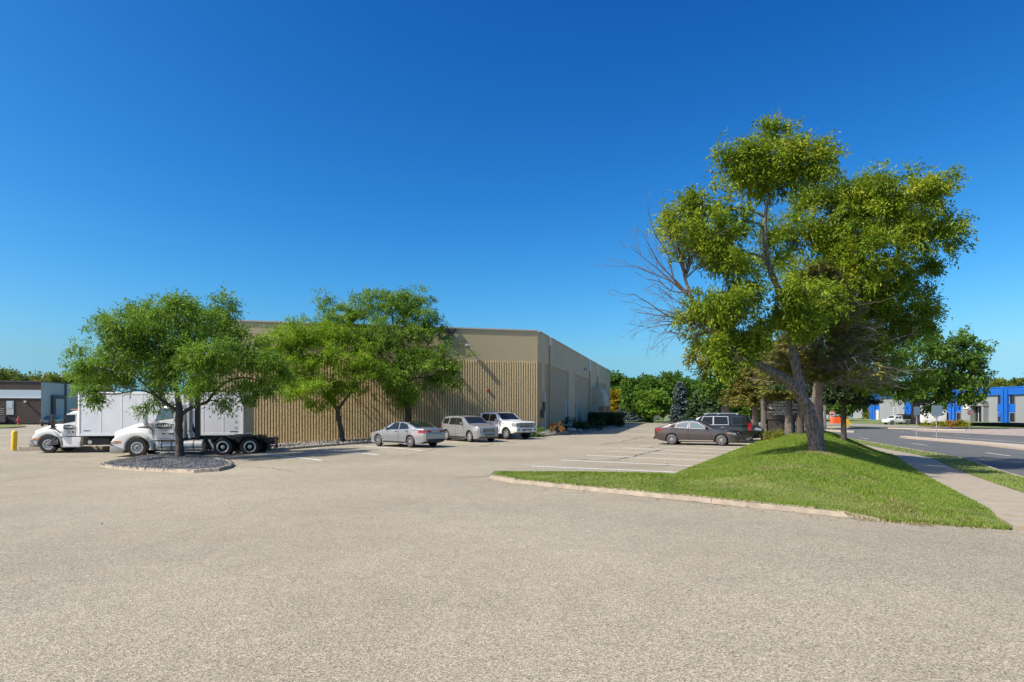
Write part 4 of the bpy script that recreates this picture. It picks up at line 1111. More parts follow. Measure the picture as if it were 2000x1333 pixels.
def pickup(label, m, dark=False):
    L = 5.95
    root = thing('pickup_truck', label, 'pickup truck')
    top = [(0, 1.18), (.05, 1.25), (.25, 1.28), (1.0, 1.31), (1.5, 1.33), (1.85, 1.55), (2.2, 1.83), (2.5, 1.92), (3.1, 1.95), (3.75, 1.93), (4.02, 1.86), (4.12, 1.45), (4.17, 1.33), (4.4, 1.32), (5.95, 1.33)]
    belt = [(0, 1.1), (1.6, 1.24), (4.1, 1.28), (5.95, 1.28)]
    bot = [(0, .62), (.2, .50), (.6, .42), (4.5, .42), (5.95, .55)]
    wid = [(0, .90), (.06, .96), (.3, 1.0), (1, 1.015), (5.7, 1.015), (5.95, .98)]
    H = Hull(L, top, bot, wid, belt, .24, win=.07, crown=.025, er=.05); wr = .405; ax = (1.02, 4.92)
    H.mesh('body', m, root, arches=tuple((a, wr) for a in ax), ra=wr + .085, n=84)
    for sg in (1, -1):
        W1 = [(1.95, 1.30), (2.86, 1.31), (2.86, 1.76), (2.34, 1.75)]; W2 = [(2.98, 1.31), (3.78, 1.32), (3.76, 1.76), (2.98, 1.77)]
        for p in (W1, W2):
            w = H.side('side_window', p, M_GLASS, root, .011, sg)
            H.side('window_trim', [(p[0][0] - .03, p[0][1] - .03), (p[1][0] + .03, p[1][1] - .03), (p[2][0] + .03, p[2][1] + .03), (p[3][0] - .03, p[3][1] + .03)], M_DARK, w, .006, sg)
        put_door(root, H, [(1.72, .54), (2.90, .54), (2.90, 1.24), (1.72, 1.22)], m, sg, 2.72, 1.14, M_DARK)
        put_door(root, H, [(2.93, .54), (3.86, .54), (3.86, 1.26), (2.93, 1.24)], m, sg, 3.70, 1.15, M_DARK)
        H.side('bed_side', [(4.20, .56), (4.40, .56), (4.40, 1.26), (4.20, 1.26)], m, root, .008, sg)
        bm = bmesh.new(); y = sg * 1.04; box(bm, H.X(3.85), H.X(1.75), y - .08, y + .06, .34, .42, .03); obj('running_board', bm, M_DARK if dark else M_CHROME, root)
        H.side('headlight', [(.05, .93), (.40, .96), (.42, 1.17), (.06, 1.17)], M_LENS, root, .014, sg)
        H.side('tail_light', [(5.70, .9), (5.93, .9), (5.93, 1.25), (5.70, 1.25)], M_REDL, root, .012, sg)
        mirror(root, H, 1.98, 1.33, sg, M_CHROME, .34)
        for a in ax: wheel(root, H.X(a), sg * (H.w(a) - .13), wr, .27, sg, .26, spokes=8, dark=M_BLACK, sw=.05)
    H.deck('windshield', 1.60, 2.32, .92, .90, M_GLASS, root, .010)
    bm = bmesh.new(); box(bm, H.X(4.14), H.X(4.07), -.68, .68, 1.42, 1.80, .0); obj('rear_window', bm, M_GLASS, root)
    bm = bmesh.new(); box(bm, H.X(5.86), H.X(4.24), -.80, .80, 1.328, 1.345); obj('bed_cover', bm, M_DARK, root)
    xf = H.X(0)
    bm = bmesh.new(); box(bm, xf - .05, xf + .02, -.62, .62, .86, 1.18, .02); g = obj('grille', bm, M_DARK, root)
    bm = bmesh.new()
    for z, h in ((1.155, .03), (1.03, .045), (.885, .03)): box(bm, xf + .021, xf + .04, -.66, .66, z - h, z + h, .008)
    obj('grille_bar', bm, M_CHROME, g)
    bm = bmesh.new(); box(bm, xf + .041, xf + .052, -.13, .13, 1.0, 1.06, .01); obj('badge', bm, mat('gold_badge', (.5, .33, .05), .3, metal=.8), g)
    for sg in (1, -1):
        bm = bmesh.new(); box(bm, xf - .06, xf + .022, sg * .79 - .15, sg * .79 + .15, .92, 1.17, .02); hl = obj('headlight', bm, M_LENS, root)
        bm = bmesh.new(); box(bm, xf + .0221, xf + .03, sg * .79 - .13, sg * .79 + .13, 1.03, 1.06); obj('lamp_bar', bm, M_CHROME, hl)
    bm = bmesh.new(); box(bm, xf - .14, xf + .09, -.98, .98, .55, .82, .05); b = obj('front_bumper', bm, m if not dark else M_CHROME, root, smooth=40)
    bm = bmesh.new(); box(bm, xf + .02, xf + .095, -.45, .45, .62, .73, .01); obj('bumper_inlet', bm, M_DARK, b)
    for sg in (1, -1):
        bm = bmesh.new(); box(bm, xf + .03, xf + .096, sg * .76 - .09, sg * .76 + .09, .64, .74, .01); obj('fog_lamp', bm, M_DARK, b)
    plate(root, xf + .11, .58, M_WHITE)
    bm = bmesh.new(); box(bm, H.X(L) - .05, H.X(L) + .13, -.95, .95, .58, .78, .04); obj('rear_bumper', bm, M_CHROME, root, smooth=40)
    return root
s5 = pickup('white crew cab pickup parked nose out closest to the building corner', M_WHITE)
v = np.array([.66, -.75]); v /= np.hypot(*v); right = np.array([v[1], -v[0]])
pf = P(990.6, 858.8, 0); c = np.array([pf.x, pf.y]) - right * .88 - v * (2.975 - 1.02)
place(s5, c[0], c[1], v[0], v[1])
s6 = suv('black SUV mostly hidden by the black full-size SUV, nose towards the grass', M_BLACKP, 'mid')
v = np.array([.93, -.37]); nose = np.array(xy(27.0, -.05)); c = nose - v * 2.36
place(s6, c[0], c[1], v[0], v[1], -.05)

# --- far vehicles
def far_ute():
    root = thing('utility_truck', 'small white crew pickup with black slatted stake bed by the blue building', 'pickup truck')
    L = 5.6
    top = [(0, .95), (.05, 1.02), (.9, 1.12), (1.2, 1.16), (1.75, 1.70), (2.2, 1.78), (3.2, 1.76), (3.32, 1.4), (3.36, .82), (5.6, .8)]
    H = Hull(L, top, [(0, .45), (.4, .35), (5.6, .5)], [(0, .75), (.3, .88), (5.6, .9)], [(0, .95), (1.3, 1.12), (5.6, 1.12)], .2, win=.06)
    H.mesh('body', M_WHITE, root, arches=((.95, .36), (4.4, .36)), ra=.44, n=50)
    for sg in (1, -1):
        H.side('side_window', [(1.62, 1.18), (2.3, 1.19), (2.3, 1.6), (1.95, 1.6)], M_GLASS, root, .012, sg); H.side('side_window', [(2.42, 1.19), (3.1, 1.2), (3.1, 1.6), (2.42, 1.6)], M_GLASS, root, .012, sg)
        for a in (.95, 4.4): wheel(root, H.X(a), sg * .80, .37, .24, sg, .24, 8)
    H.deck('windshield', 1.3, 1.7, .9, .9, M_GLASS, root, .012)
    bm = bmesh.new(); box(bm, H.X(5.6), H.X(3.45), -.98, .98, .86, 1.0, .01); obj('bed', bm, mat('bed_tan', (.42, .34, .22), .8), root)
    for sg in (1, -1):
        for k in range(0, 9, 2):
            x = H.X(3.5 + k * .25); bm = bmesh.new(); cyl(bm, (x, sg * .94, 1.0), (x, sg * .86, 1.95), .03, n=6); obj('rack_post', bm, M_BLACK, root)
        for z in (1.25, 1.5, 1.75, 1.95): bm = bmesh.new(); box(bm, H.X(5.55), H.X(3.46), sg * .9 - .02, sg * .9 + .02, z - .07, z + .07); obj('rack_slat', bm, M_BLACK, root)
    bm = bmesh.new(); box(bm, H.X(5.3), H.X(3.7), -.75, .75, 1.0, 1.85, .04); obj('load', bm, M_BLACK, root)
    return root
fu = far_ute(); p = Pg(1752, 829.5); place(fu, p.x, p.y, -.97, -.2)
def cargo(label, p, m):
    root = thing('box_trailer', label, 'trailer', (p.x, p.y, Bz(p.x, p.y) + .002))
    bm = bmesh.new(); box(bm, -2.1, 2.1, -1.05, 1.05, .42, 2.55, .05); b = obj('body', bm, m, root, smooth=30)
    bm = bmesh.new(); box(bm, -2.15, 2.15, -1.07, 1.07, .36, .419); obj('skirt_rail', bm, M_GREY, b)
    bm = bmesh.new(); box(bm, 2.101, 2.12, -.9, .9, .6, 2.4); obj('rear_door', bm, M_BOXW, b)
    for x in (-.45, .35):
        for sg in (1, -1): wheel(root, x, sg * .95, .34, .2, sg, .2, 6)
    bm = bmesh.new(); cyl(bm, (-2.1, 0, .45), (-3.2, 0, .42), .05, n=8); obj('tow_bar', bm, M_GREYD, root)
    return root
ct = cargo('white box trailer parked beneath the spreading tree over the road', Pg(1820, 830.2), M_WHITE); ct.rotation_euler = (0, 0, math.pi - .15)
dk_ = suv('black SUV parked by the loading door of the grey dock building', M_BLACKP, 'mid'); p = Pg(101, 832.5); place(dk_, p.x, p.y, .3, -.95)

# --- trucks
def badge(root, W4, cx, cz, w=.86, s=1.0):
    """door logo; W4 places local (u right for the viewer, v up) on the door"""
    h = .36 * s
    bm = bmesh.new()
    pts = [(-w / 2, -h * .28), (-w * .28, -h * .40), (0, -h * .5), (w * .28, -h * .40), (w / 2, -h * .28), (w / 2, h * .28), (w * .28, h * .40), (0, h * .5), (-w * .28, h * .40), (-w / 2, h * .28)]
    a = [bm.verts.new((x, y, .004)) for x, y in pts]; b = [bm.verts.new((x, y, 0)) for x, y in pts]
    bm.faces.new(a); [bm.faces.new((a[i], b[i], b[(i + 1) % len(a)], a[(i + 1) % len(a)])) for i in range(len(a))]
    M = W4 @ Matrix.Translation((cx, cz, 0)); bmesh.ops.transform(bm, matrix=M, verts=bm.verts[:]); bmesh.ops.recalc_face_normals(bm, faces=bm.faces[:])
    o = obj('door_logo', bm, M_SIGNB, root)
    text_obj('logo_text', "LALLAR'S", .185 * s, M_WHITE, o, M @ Matrix.Translation((0, .015, .007)), .001, bold=.006)
    text_obj('logo_line', 'DELIVERY', .05 * s, M_WHITE, o, M @ Matrix.Translation((0, -.115, .007)), .001)
    return o
def truck_side(y):   # viewer on the left side (+y): right for the viewer is local -x (rear)
    M = Matrix.Identity(4)
    M[0][0], M[1][0], M[2][0] = -1, 0, 0; M[0][1], M[1][1], M[2][1] = 0, 0, 1; M[0][2], M[1][2], M[2][2] = 0, 1, 0
    M[1][3] = y
    return M
def fender(root, xc, zc, ra, y0, y1, outline, m):
    """shell over the steer wheel with a round arch; outline runs nose to rear as (metres behind the bumper, z)"""
    sp = spline([(-x, z, 0) for x, z in outline[:-2]], 36)
    pts = [(p[0], p[1]) for p in sp] + [(-x, z) for x, z in outline[-2:]]
    n = 16
    for i in range(n + 1):
        a = R(192 - (192 + 14) * i / n); pts.append((xc + ra * math.cos(a), zc + ra * math.sin(a)))
    bm = bmesh.new(); prism(bm, pts, y0, y1, .07)
    return obj('fender', bm, m, root, smooth=40)
def cab(root, spec, m):
    """conventional cab; x from bumper back"""
    f = spec
    X = lambda x: -x
    # hood
    Hh = Hull(f['cab0'] + .25, [(0, f['hz0'] - .02), (.03, f['hz0'] + .03), (.2, f['hz0'] + .08), (f['cab0'] * .5, (f['hz0'] * .40 + f['hz1'] * .60) + .05), (f['cab0'] + .25, f['hz1'])], [(0, f['zb'] + .2), (f['cab0'] + .25, f['zb'] + .25)],
              [(0, f['hw0'] + .06), (.3, f['hw0'] + .16), (f['cab0'] + .25, f['hw1'])], [(0, f['hz0'] - .25), (f['cab0'] + .25, f['hz1'] - .25)], .35, crown=.05, er=.10, tuck=.02)
    Hh.ox = 0.0; h = Hh.mesh('hood', m, root, n=24)
    Lc = f['cab1'] - f['cab0']
    top = [(0, f['wz0']), (.03, f['wz0'] + .04), (f['ws'], f['rz'] - .13), (f['ws'] + .25, f['rz'] - .02), (Lc * .75, f['rz']), (Lc, f['rz'] - .03)]
    Hc = Hull(Lc, top, [(0, f['cz']), (Lc, f['cz'])], [(0, f['cw'] - .10), (.25, f['cw']), (Lc, f['cw'])], [(0, f['wz0'] - .15), (Lc, f['wz0'] + .0)], .10, crown=.05, er=.12, tuck=.0, win=.1)
    Hc.ox = -f['cab0']; Hc.mesh('cab', m, root, n=40); c = root
    for sg in (1, -1):
        d0, d1 = f['door']
        for nm, q, mm, off in (('door_seam', .015, M_GREY, .005), ('door', 0.0, m, .011)):
            d = Hc.side(nm, [(d0 - q, f['cz'] + .06 - q), (d1 + q, f['cz'] + .06 - q), (d1 + q, f['rz'] - .19 + q), (d0 + f['ws'] * .62 - q, f['rz'] - .21 + q)], mm, c, off, sg, nu=10, nv=10)
        w0, w1, wz0, wz1 = f['win']
        wm = Hc.side('side_window', [(w0, wz0 + .0), (w1, wz0 + .13), (w1, wz1), (w0 + (wz1 - wz0) * .42, wz1 - .02)], f.get('gm', M_GLASS), c, .018, sg)
        Hc.side('window_seal', [(w0 - .04, wz0 - .035), (w1 + .035, wz0 + .10), (w1 + .035, wz1 + .035), (w0 - .03 + (wz1 - wz0) * .42, wz1 + .015)], M_DARK, wm, .0145, sg)
        handle(d, Hc, d1 - .12, wz0 - .22, sg, M_DARK)
        y = f['cw'] + .16
        bm = bmesh.new(); mx = f['cab0'] + f['mir']
        box(bm, X(mx) - .08, X(mx) + .08, sg * (y + .10) - .12, sg * (y + .10) + .12, f['wz0'] - .28, f['wz0'] + .52, .05); mr = obj('side_mirror', bm, f['mm'], root, smooth=40)
        bm = bmesh.new(); cyl(bm, (X(mx), sg * (f['cw'] - .1), f['wz0'] - .2), (X(mx), sg * (y + .05), f['wz0'] - .12), .035, n=8); cyl(bm, (X(mx + .25), sg * (f['cw'] - .02), f['wz0'] - .55), (X(mx), sg * (y + .05), f['wz0'] - .2), .03, n=8); obj('mirror_arm', bm, M_DARK, mr)
        fender(root, -f['axle'], f['wr'], f['wr'] + .09, sg * f['fy0'], sg * f['fy1'], f['fpts'], m)
        # headlamp on the fender nose, side marker
        bm = bmesh.new(); box(bm, X(.42), X(.02), sg * (f['fy1'] - .26), sg * (f['fy1'] + .012), f['wr'] + .20, f['wr'] + .36, .03); hl = obj('headlight', bm, M_LENS, root, smooth=40)
        bm = bmesh.new(); box(bm, X(.50), X(.20), sg * f['fy1'] - .02, sg * f['fy1'] + .02, f['wr'] + .29, f['wr'] + .37); obj('marker_lamp', bm, M_AMBER, hl)
        # hood vent
        vx0, vx1 = f['vent']
        zt0, zt1 = Hh.top(vx0) - .20, Hh.top(vx1) - .22
        bm = bmesh.new()
        q = [(vx0, zt0 - .03), (vx1, zt1 - .14), (vx1, zt1 - .0), (vx0 + .08, zt0 + .02)]
        a = [bm.verts.new((X(x), sg * (Hh.half(x, z) + .012), z)) for x, z in q]; b = [bm.verts.new((X(x), sg * (Hh.half(x, z) - .05), z)) for x, z in q]
        bm.faces.new(a); [bm.faces.new((a[i], b[i], b[(i + 1) % 4], a[(i + 1) % 4])) for i in range(4)]; bmesh.ops.recalc_face_normals(bm, faces=bm.faces[:])
        obj('hood_vent', bm, M_DARK, root)
    Hc.deck('windshield', .06, f['ws'] + .03, .90, .92, M_GLASS, c, .012)
    bm = bmesh.new(); box(bm, X(f['bl']), X(-.05), -f['fy1'] + .02, f['fy1'] - .02, f['bz0'], f['bz1'], .06); obj('front_bumper', bm, f['bm'], root, smooth=40)
    bm = bmesh.new(); box(bm, X(f['bl'] - .02), X(-.02), -f['fy1'] + .04, f['fy1'] - .04, f['bz1'] + .001, f['bz1'] + .05, .0); obj('bumper_gap', bm, M_DARK, root)
    bm = bmesh.new(); box(bm, X(.10), X(-.02), -f['hw0'] + .08, f['hw0'] - .08, f['bz1'] + .04, f['hz0'] - .14, .03); g = obj('grille', bm, M_DARK, root)
    bm = bmesh.new()
    for z in np.linspace(f['bz1'] + .12, f['hz0'] - .22, 7): box(bm, X(-.021), X(-.034), -f['hw0'] + .14, f['hw0'] - .14, z - .014, z + .014)
    obj('grille_bar', bm, M_CHROME, g)
    return Hh, Hc

def truck_root(name, label, cat, px_axle, py_ground, d, axle):
    h = np.array([-math.cos(R(8)), -math.sin(R(8))])
    p = Q(px_axle, py_ground, d)
    left = np.array([-h[1], h[0]])
    c = np.array([p.x, p.y]) - left * 1.1 + h * axle
    r = thing(name, label, cat, (c[0], c[1], p.z), math.atan2(h[1], h[0]))
    return r
# tractor
tr = truck_root('tractor_truck', 'white day cab road tractor with bare rear frame behind the gravel island tree', 'truck', 268, 893.8, 34.0, 1.30)
spec = dict(cab0=1.98, cab1=3.30, hz0=1.40, hz1=1.95, hw0=.62, hw1=.90, zb=.45, wz0=1.95, rz=2.84, ws=.52, cz=.92, cw=1.06, door=(.12, 1.12), win=(.20, 1.06, 1.97, 2.58), mir=-.18, mm=M_WHITE,
            axle=1.30, wr=.515, ft=1.42, fy0=.60, fy1=1.16, fpts=[(.03, .70), (.03, .84), (.14, 1.0), (.36, 1.15), (.75, 1.30), (1.2, 1.37), (1.55, 1.28), (1.82, 1.06), (1.98, .80), (2.05, .55), (2.07, .38), (1.93, .38)], bl=.64, vent=(1.15, 1.75), bz0=.22, bz1=.64, bm=M_BUMP, gm=M_GLASSL)
Hh, Hc = cab(tr, spec, M_WHITE)
badge(tr, truck_side(1.095), 2.60, 1.66, .78)
for cx, cz, w, h in ((2.60, 1.42, .5, .014), (2.60, 1.245, .16, .06), (3.0, 1.25, .26, .09), (2.60, 1.02, .5, .012)):
    bm = bmesh.new(); box(bm, -cx - w / 2, -cx + w / 2, 1.088, 1.0955, cz - h / 2, cz + h / 2); obj('door_decal', bm, M_GREYD, tr)
bm = bmesh.new(); box(bm, -3.62, -3.30, -1.0, 1.02, .98, 2.55, .07); fr_ = obj('side_fairing', bm, M_WHITE, tr, smooth=40)
bm = bmesh.new(); prism(bm, [(-1.86, 2.0 - .82), (-2.02, 1.18), (-2.02, 1.80), (-1.88, 1.80)], 1.0, 1.10); obj('cowl_panel', bm, M_WHITE, tr)
# fuel tanks
for sg in (1, -1):
    bm = bmesh.new(); cyl(bm, (-2.22, sg * .80, .61), (-4.55, sg * .80, .61), .30, n=28); t = obj('fuel_tank', bm, M_ALU, tr, smooth=40)
    for x in (-2.5, -3.0, -3.5, -4.1):
        bm = bmesh.new(); cyl(bm, (x - .03, sg * .80, .61), (x + .03, sg * .80, .61), .308, n=28); obj('tank_strap', bm, M_GREYD, t, smooth=40)
    bm = bmesh.new(); box(bm, -4.5, -2.2, sg * 1.0 - .12, sg * 1.0 + .12, .26, .31, .01); obj('step_rail', bm, M_ALU, tr)
    bm = bmesh.new(); box(bm, -8.0, -2.0, sg * .43 - .05, sg * .43 + .05, .72, .98, .01); obj('frame_rail', bm, M_DARK, tr)
bm = bmesh.new(); box(bm, -6.9, -6.0, -.45, .45, .99, 1.10, .03); cyl(bm, (-6.4, 0, 1.10), (-6.4, 0, 1.17), .46, n=20); box(bm, -7.6, -6.8, -.3, -.05, 1.08, 1.13); box(bm, -7.6, -6.8, .05, .3, 1.08, 1.13); obj('fifth_wheel', bm, M_DARK, tr)
for x in (-5.62, -7.02):
    for sg in (1, -1):
        wheel(tr, x, sg * 1.0, .515, .28, sg, .31, truck='drive', rim_m=M_ALU)
        wheel(tr, x, sg * .68, .515, .28, sg, .31, truck='drive', rim_m=M_ALU)
        bm = bmesh.new()
        n = 14; prev = None
        for i in range(n + 1):
            a = R(20 + 140 * i / n); row = [bm.verts.new((x + .60 * math.cos(a), sg * y, .515 + .60 * math.sin(a))) for y in (.52, 1.16)]
            if prev: bm.faces.new((prev[0], row[0], row[1], prev[1]))
            prev = row
        r_ = bmesh.ops.solidify(bm, geom=bm.faces[:], thickness=.02); obj('mudguard', bm, M_DARK, tr, smooth=40)
    bm = bmesh.new(); cyl(bm, (x, -.9, .515), (x, .9, .515), .12, n=12); obj('axle', bm, M_DARK, tr)
for sg in (1, -1):
    wheel(tr, -1.30, sg * .98, .515, .30, sg, .30, truck='steer', rim_m=M_ALU)
bm = bmesh.new(); box(bm, -8.15, -7.95, -.5, .5, .62, 1.0, .02); box(bm, -8.1, -8.0, -1.1, 1.1, .82, .90, .01); rb = obj('rear_crossmember', bm, M_DARK, tr)
for sg in (1, -1):
    bm = bmesh.new(); box(bm, -8.19, -8.151, sg * .45 - .12, sg * .45 + .12, .80, .92, .01); obj('tail_light', bm, M_REDL, rb)
    bm = bmesh.new(); box(bm, -7.99, -7.97, sg * .9 - .28, sg * .9 + .28, .35, .80); obj('mud_flap', bm, M_BLACK, rb)
    bm = bmesh.new(); box(bm, -5.08, -4.98, sg * 1.12 - .02, sg * 1.12 + .02, .42, .95, 0, Matrix.Translation((-5.03, 0, .7)) @ Matrix.Rotation(R(28), 4, 'Y') @ Matrix.Translation((5.03, 0, -.7))); obj('flap_hanger', bm, M_ALU, tr)
# exhaust stack with pierced heat shield and the black hose rack
bm = bmesh.new(); cyl(bm, (-3.86, .86, 1.0), (-3.86, .86, 3.25), .085, n=14); cyl(bm, (-3.86, .86, 3.25), (-3.98, .86, 3.42), .085, n=14); ex = obj('exhaust_stack', bm, M_ALU, tr, smooth=40)
bm = bmesh.new(); cyl(bm, (-3.86, .86, 1.25), (-3.86, .86, 3.0), .135, n=16); hs = obj('heat_shield', bm, M_GREY, tr, smooth=40)
bm = bmesh.new()
for k in range(22):
    for a in (60, 90, 120):
        p = Vector((-3.86 + .136 * math.cos(R(a)), .86 + .136 * math.sin(R(a)), 1.35 + k * .07)); q = Vector((math.cos(R(a)), math.sin(R(a)), 0)); cyl(bm, p - q * .01, p + q * .004, .018, n=6)
obj('shield_hole', bm, M_BLACK, hs)
bm = bmesh.new(); box(bm, -4.30, -4.08, .50, .78, .95, 3.30, .02); rk = obj('hose_rack', bm, M_DARK, tr)
hp = []
for k in range(4):
    a = np.array([-3.7, .1 + .12 * k, 1.9]); hp.append((spline([a, a + [-.2, .05, -.5], a + [-.6, .1, -.85], a + [-1.3, 0, -.85]], 16), np.full(15, .025)))
hp = [(p, np.full(len(p), .028)) for p, _ in hp]
V, F = tubes_np(hp, 6); link_mesh('air_hose', mesh_np('air_hose', V, F), M_BLACK, tr, smooth=60)
bm = bmesh.new(); cyl(bm, (-1.80, 1.05, 1.75), (-1.80, 1.05, 3.1), .012, n=5); obj('antenna', bm, M_DARK, tr)
# box truck
bt = truck_root('box_truck', 'white box truck with long plain cargo body behind the road tractor', 'truck', 94.5, 885.6, 37.0, .98)
spec2 = dict(cab0=1.55, cab1=2.62, hz0=1.34, hz1=1.76, hw0=.58, hw1=.86, zb=.45, wz0=1.72, rz=2.50, ws=.42, cz=.98, cw=1.04, door=(.10, .84), win=(.10, .78, 1.72, 2.20), mir=-.22, mm=M_DARK,
             axle=.98, wr=.50, ft=1.36, fy0=.60, fy1=1.14, fpts=[(.12, .80), (.13, .92), (.26, 1.08), (.55, 1.25), (.90, 1.33), (1.2, 1.30), (1.42, 1.12), (1.53, .95), (1.58, .70), (1.60, .40), (1.48, .40)], bl=.30, vent=(.75, 1.2), bz0=.36, bz1=.74, bm=M_BUMP)
cab(bt, spec2, M_WHITE)
badge(bt, truck_side(1.075), 2.06, 1.50, .62, .8)
for cx, cz, w, h in ((2.05, 1.32, .36, .012), (2.05, 1.22, .16, .05), (2.28, 1.22, .09, .13), (2.05, 1.12, .3, .012)):
    bm = bmesh.new(); box(bm, -cx - w / 2, -cx + w / 2, 1.058, 1.0755, cz - h / 2, cz + h / 2); obj('door_decal', bm, M_GREYD, bt)
for x in np.linspace(-.5, .5, 5):
    bm = bmesh.new(); box(bm, -1.99, -1.89, x - .05, x + .05, 2.49, 2.56, .02); obj('roof_marker', bm, M_AMBER, bt)
x0, x1, zb_, zt_, hw = -2.72, -11.75, 1.02, 3.52, 1.23
bm = bmesh.new(); box(bm, x1, x0, -hw, hw, zb_, zt_, .0); cb = obj('cargo_box', bm, M_BOXW, bt)
for sg in (1, -1):
    n = 8
    for k in range(1, n):
        x = x0 + (x1 - x0) * k / n
        bm = bmesh.new(); box(bm, x - .035, x + .035, sg * hw - .004, sg * hw + .010, zb_ + .10, zt_ - .12); obj('panel_seam', bm, M_WHITE, cb)
    bm = bmesh.new(); box(bm, x1, x0, sg * hw - .01, sg * hw + .022, zb_ - .03, zb_ + .10, .005); obj('bottom_rail', bm, M_BOXW, cb)
    bm = bmesh.new(); box(bm, x1, x0, sg * hw - .02, sg * hw + .018, zt_ - .12, zt_ + .03, .02); obj('top_rail', bm, M_WHITE, cb, smooth=40)
    bm = bmesh.new(); cyl(bm, (x0 + .02, sg * (hw - .07), zb_ - .02), (x0 + .02, sg * (hw - .07), zt_ + .02), .10, n=14); obj('corner_post', bm, M_WHITE, cb, smooth=40)
    bm = bmesh.new(); box(bm, x1 - .02, x1 + .10, sg * hw - .05, sg * hw + .024, zb_ - .03, zt_ + .03, .01); obj('corner_post', bm, M_WHITE, cb)
    for k in range(5):
        bm = bmesh.new(); cyl(bm, (x1 + .42, sg * hw, 1.45 + .36 * k), (x1 + .42, sg * (hw + .012), 1.45 + .36 * k), .085, n=12); obj('vent_cap', bm, M_GREY, cb)
    bm = bmesh.new(); box(bm, x1 + .3, x1 + .75, sg * hw, sg * hw + .012, 1.18, 1.24); obj('box_decal', bm, M_GREYD, cb)
    bm = bmesh.new(); box(bm, x0 - .55, x0 - .2, sg * hw, sg * hw + .012, 1.28, 1.32); obj('box_decal', bm, M_GREYD, cb)
    bm = bmesh.new(); box(bm, x1 + .1, x0 - .1, sg * .43 - .05, sg * .43 + .05, .70, .98); obj('frame_rail', bm, M_DARK, bt)
    wheel(bt, -.98, sg * .98, .50, .28, sg, .29, truck='steer', rim_m=M_ALU)
    for y in (1.02, .70): wheel(bt, -9.1, sg * y, .50, .26, sg, .29, truck='drive', rim_m=M_ALU)
    bm = bmesh.new(); prism(bm, [(-1.78, .36), (-2.62, .36), (-2.74, .92), (-1.72, .92)], sg * .70, sg * 1.12, .02); st_ = obj('step_box', bm, M_WHITE, bt, smooth=35)
    bm = bmesh.new(); box(bm, -2.72, -1.72, sg * 1.12 - .02, sg * 1.12 + .04, .34, .42, .01); obj('step_edge', bm, M_ALU, st_)
    bm = bmesh.new(); box(bm, -4.2, -2.95, sg * .75 - .2, sg * .75 + .2, .45, .85, .03); obj('battery_box', bm, M_DARK, bt)
bm = bmesh.new(); box(bm, x1 - .03, x1 + .0, -1.1, 1.1, zb_ + .1, zt_ - .1); rd = obj('rear_door', bm, mat('door_beige', (.42, .38, .30), .7, noise=.06, nscale=1.5), cb)
bm = bmesh.new(); box(bm, x1 - .35, x1 - .04, -1.15, 1.15, .62, .80, .02); obj('rear_bumper', bm, M_DARK, bt)
bm = bmesh.new(); cyl(bm, (-9.1, -.9, .5), (-9.1, .9, .5), .12, n=12); obj('axle', bm, M_DARK, bt)
bm = bmesh.new(); box(bm, -8.6, -4.4, -.35, .35, .50, .72, .02); obj('driveline', bm, M_DARK, bt)
bm = bmesh.new(); cyl(bm, (-3.15, .78, .62), (-3.15, 1.0, .62), .12, n=14); obj('filler_cap', bm, M_CHROME, bt)
# ================================================================== TREES AND PLANTS
M_BARK = mat('bark_grey', (.135, .115, .095), .95, noise=.35, nscale=5, bump=1.0, bscale=14, detail=10)
M_BARKD = mat('bark_dark', (.075, .062, .05), .95, noise=.3, nscale=6, bump=.8, bscale=16, detail=8)
M_BARKP = mat('bark_pinkish', (.25, .19, .16), .95, noise=.3, nscale=6, bump=.8, bscale=20, detail=8)
M_DEAD = mat('dead_wood', (.24, .205, .175), .9, noise=.2, nscale=6)
M_ASH = leaf_mat('ash_leaf', [(.065, .12, .012), (.13, .21, .016), (.20, .29, .02), (.29, .36, .028), (.40, .38, .03)], .42, .4)
M_LOC = leaf_mat('locust_leaf', [(.07, .145, .02), (.13, .24, .026), (.195, .325, .034), (.275, .39, .05)], .42, .45)
M_LOCY = leaf_mat('locust_leaf_bright', [(.105, .195, .016), (.185, .31, .02), (.265, .405, .026), (.34, .47, .036)], .45, .45)
M_MAP = leaf_mat('maple_leaf', [(.038, .092, .014), (.07, .15, .02), (.11, .205, .026), (.165, .255, .036)], .35, .4)
M_YEL = leaf_mat('yellowing_leaf', [(.10, .15, .018), (.19, .22, .02), (.36, .32, .024), (.50, .34, .024)], .4, .5)
M_GOLD = leaf_mat('gold_leaf', [(.20, .19, .015), (.38, .29, .015), (.48, .33, .02)], .4, .5)
M_BSPR = leaf_mat('blue_spruce_needle', [(.06, .09, .08), (.11, .15, .14), (.17, .215, .205)], .1, .6)
M_SPR = leaf_mat('spruce_needle', [(.035, .065, .03), (.065, .11, .045), (.11, .155, .062)], .1, .6)
M_OSPR = leaf_mat('olive_spruce_needle', [(.07, .085, .018), (.14, .15, .028), (.22, .215, .038), (.26, .19, .065)], .15, .6)
M_FAR = leaf_mat('far_leaf', [(.08, .125, .022), (.13, .185, .03), (.20, .245, .036), (.32, .29, .035)], .35, .5)
M_HEDGE = leaf_mat('hedge_leaf', [(.012, .03, .01), (.025, .055, .014), (.045, .08, .02)], .2, .4)
M_ORN = leaf_mat('orange_leaf', [(.30, .20, .02), (.42, .30, .04), (.38, .12, .06), (.24, .25, .03)], .35, .5)

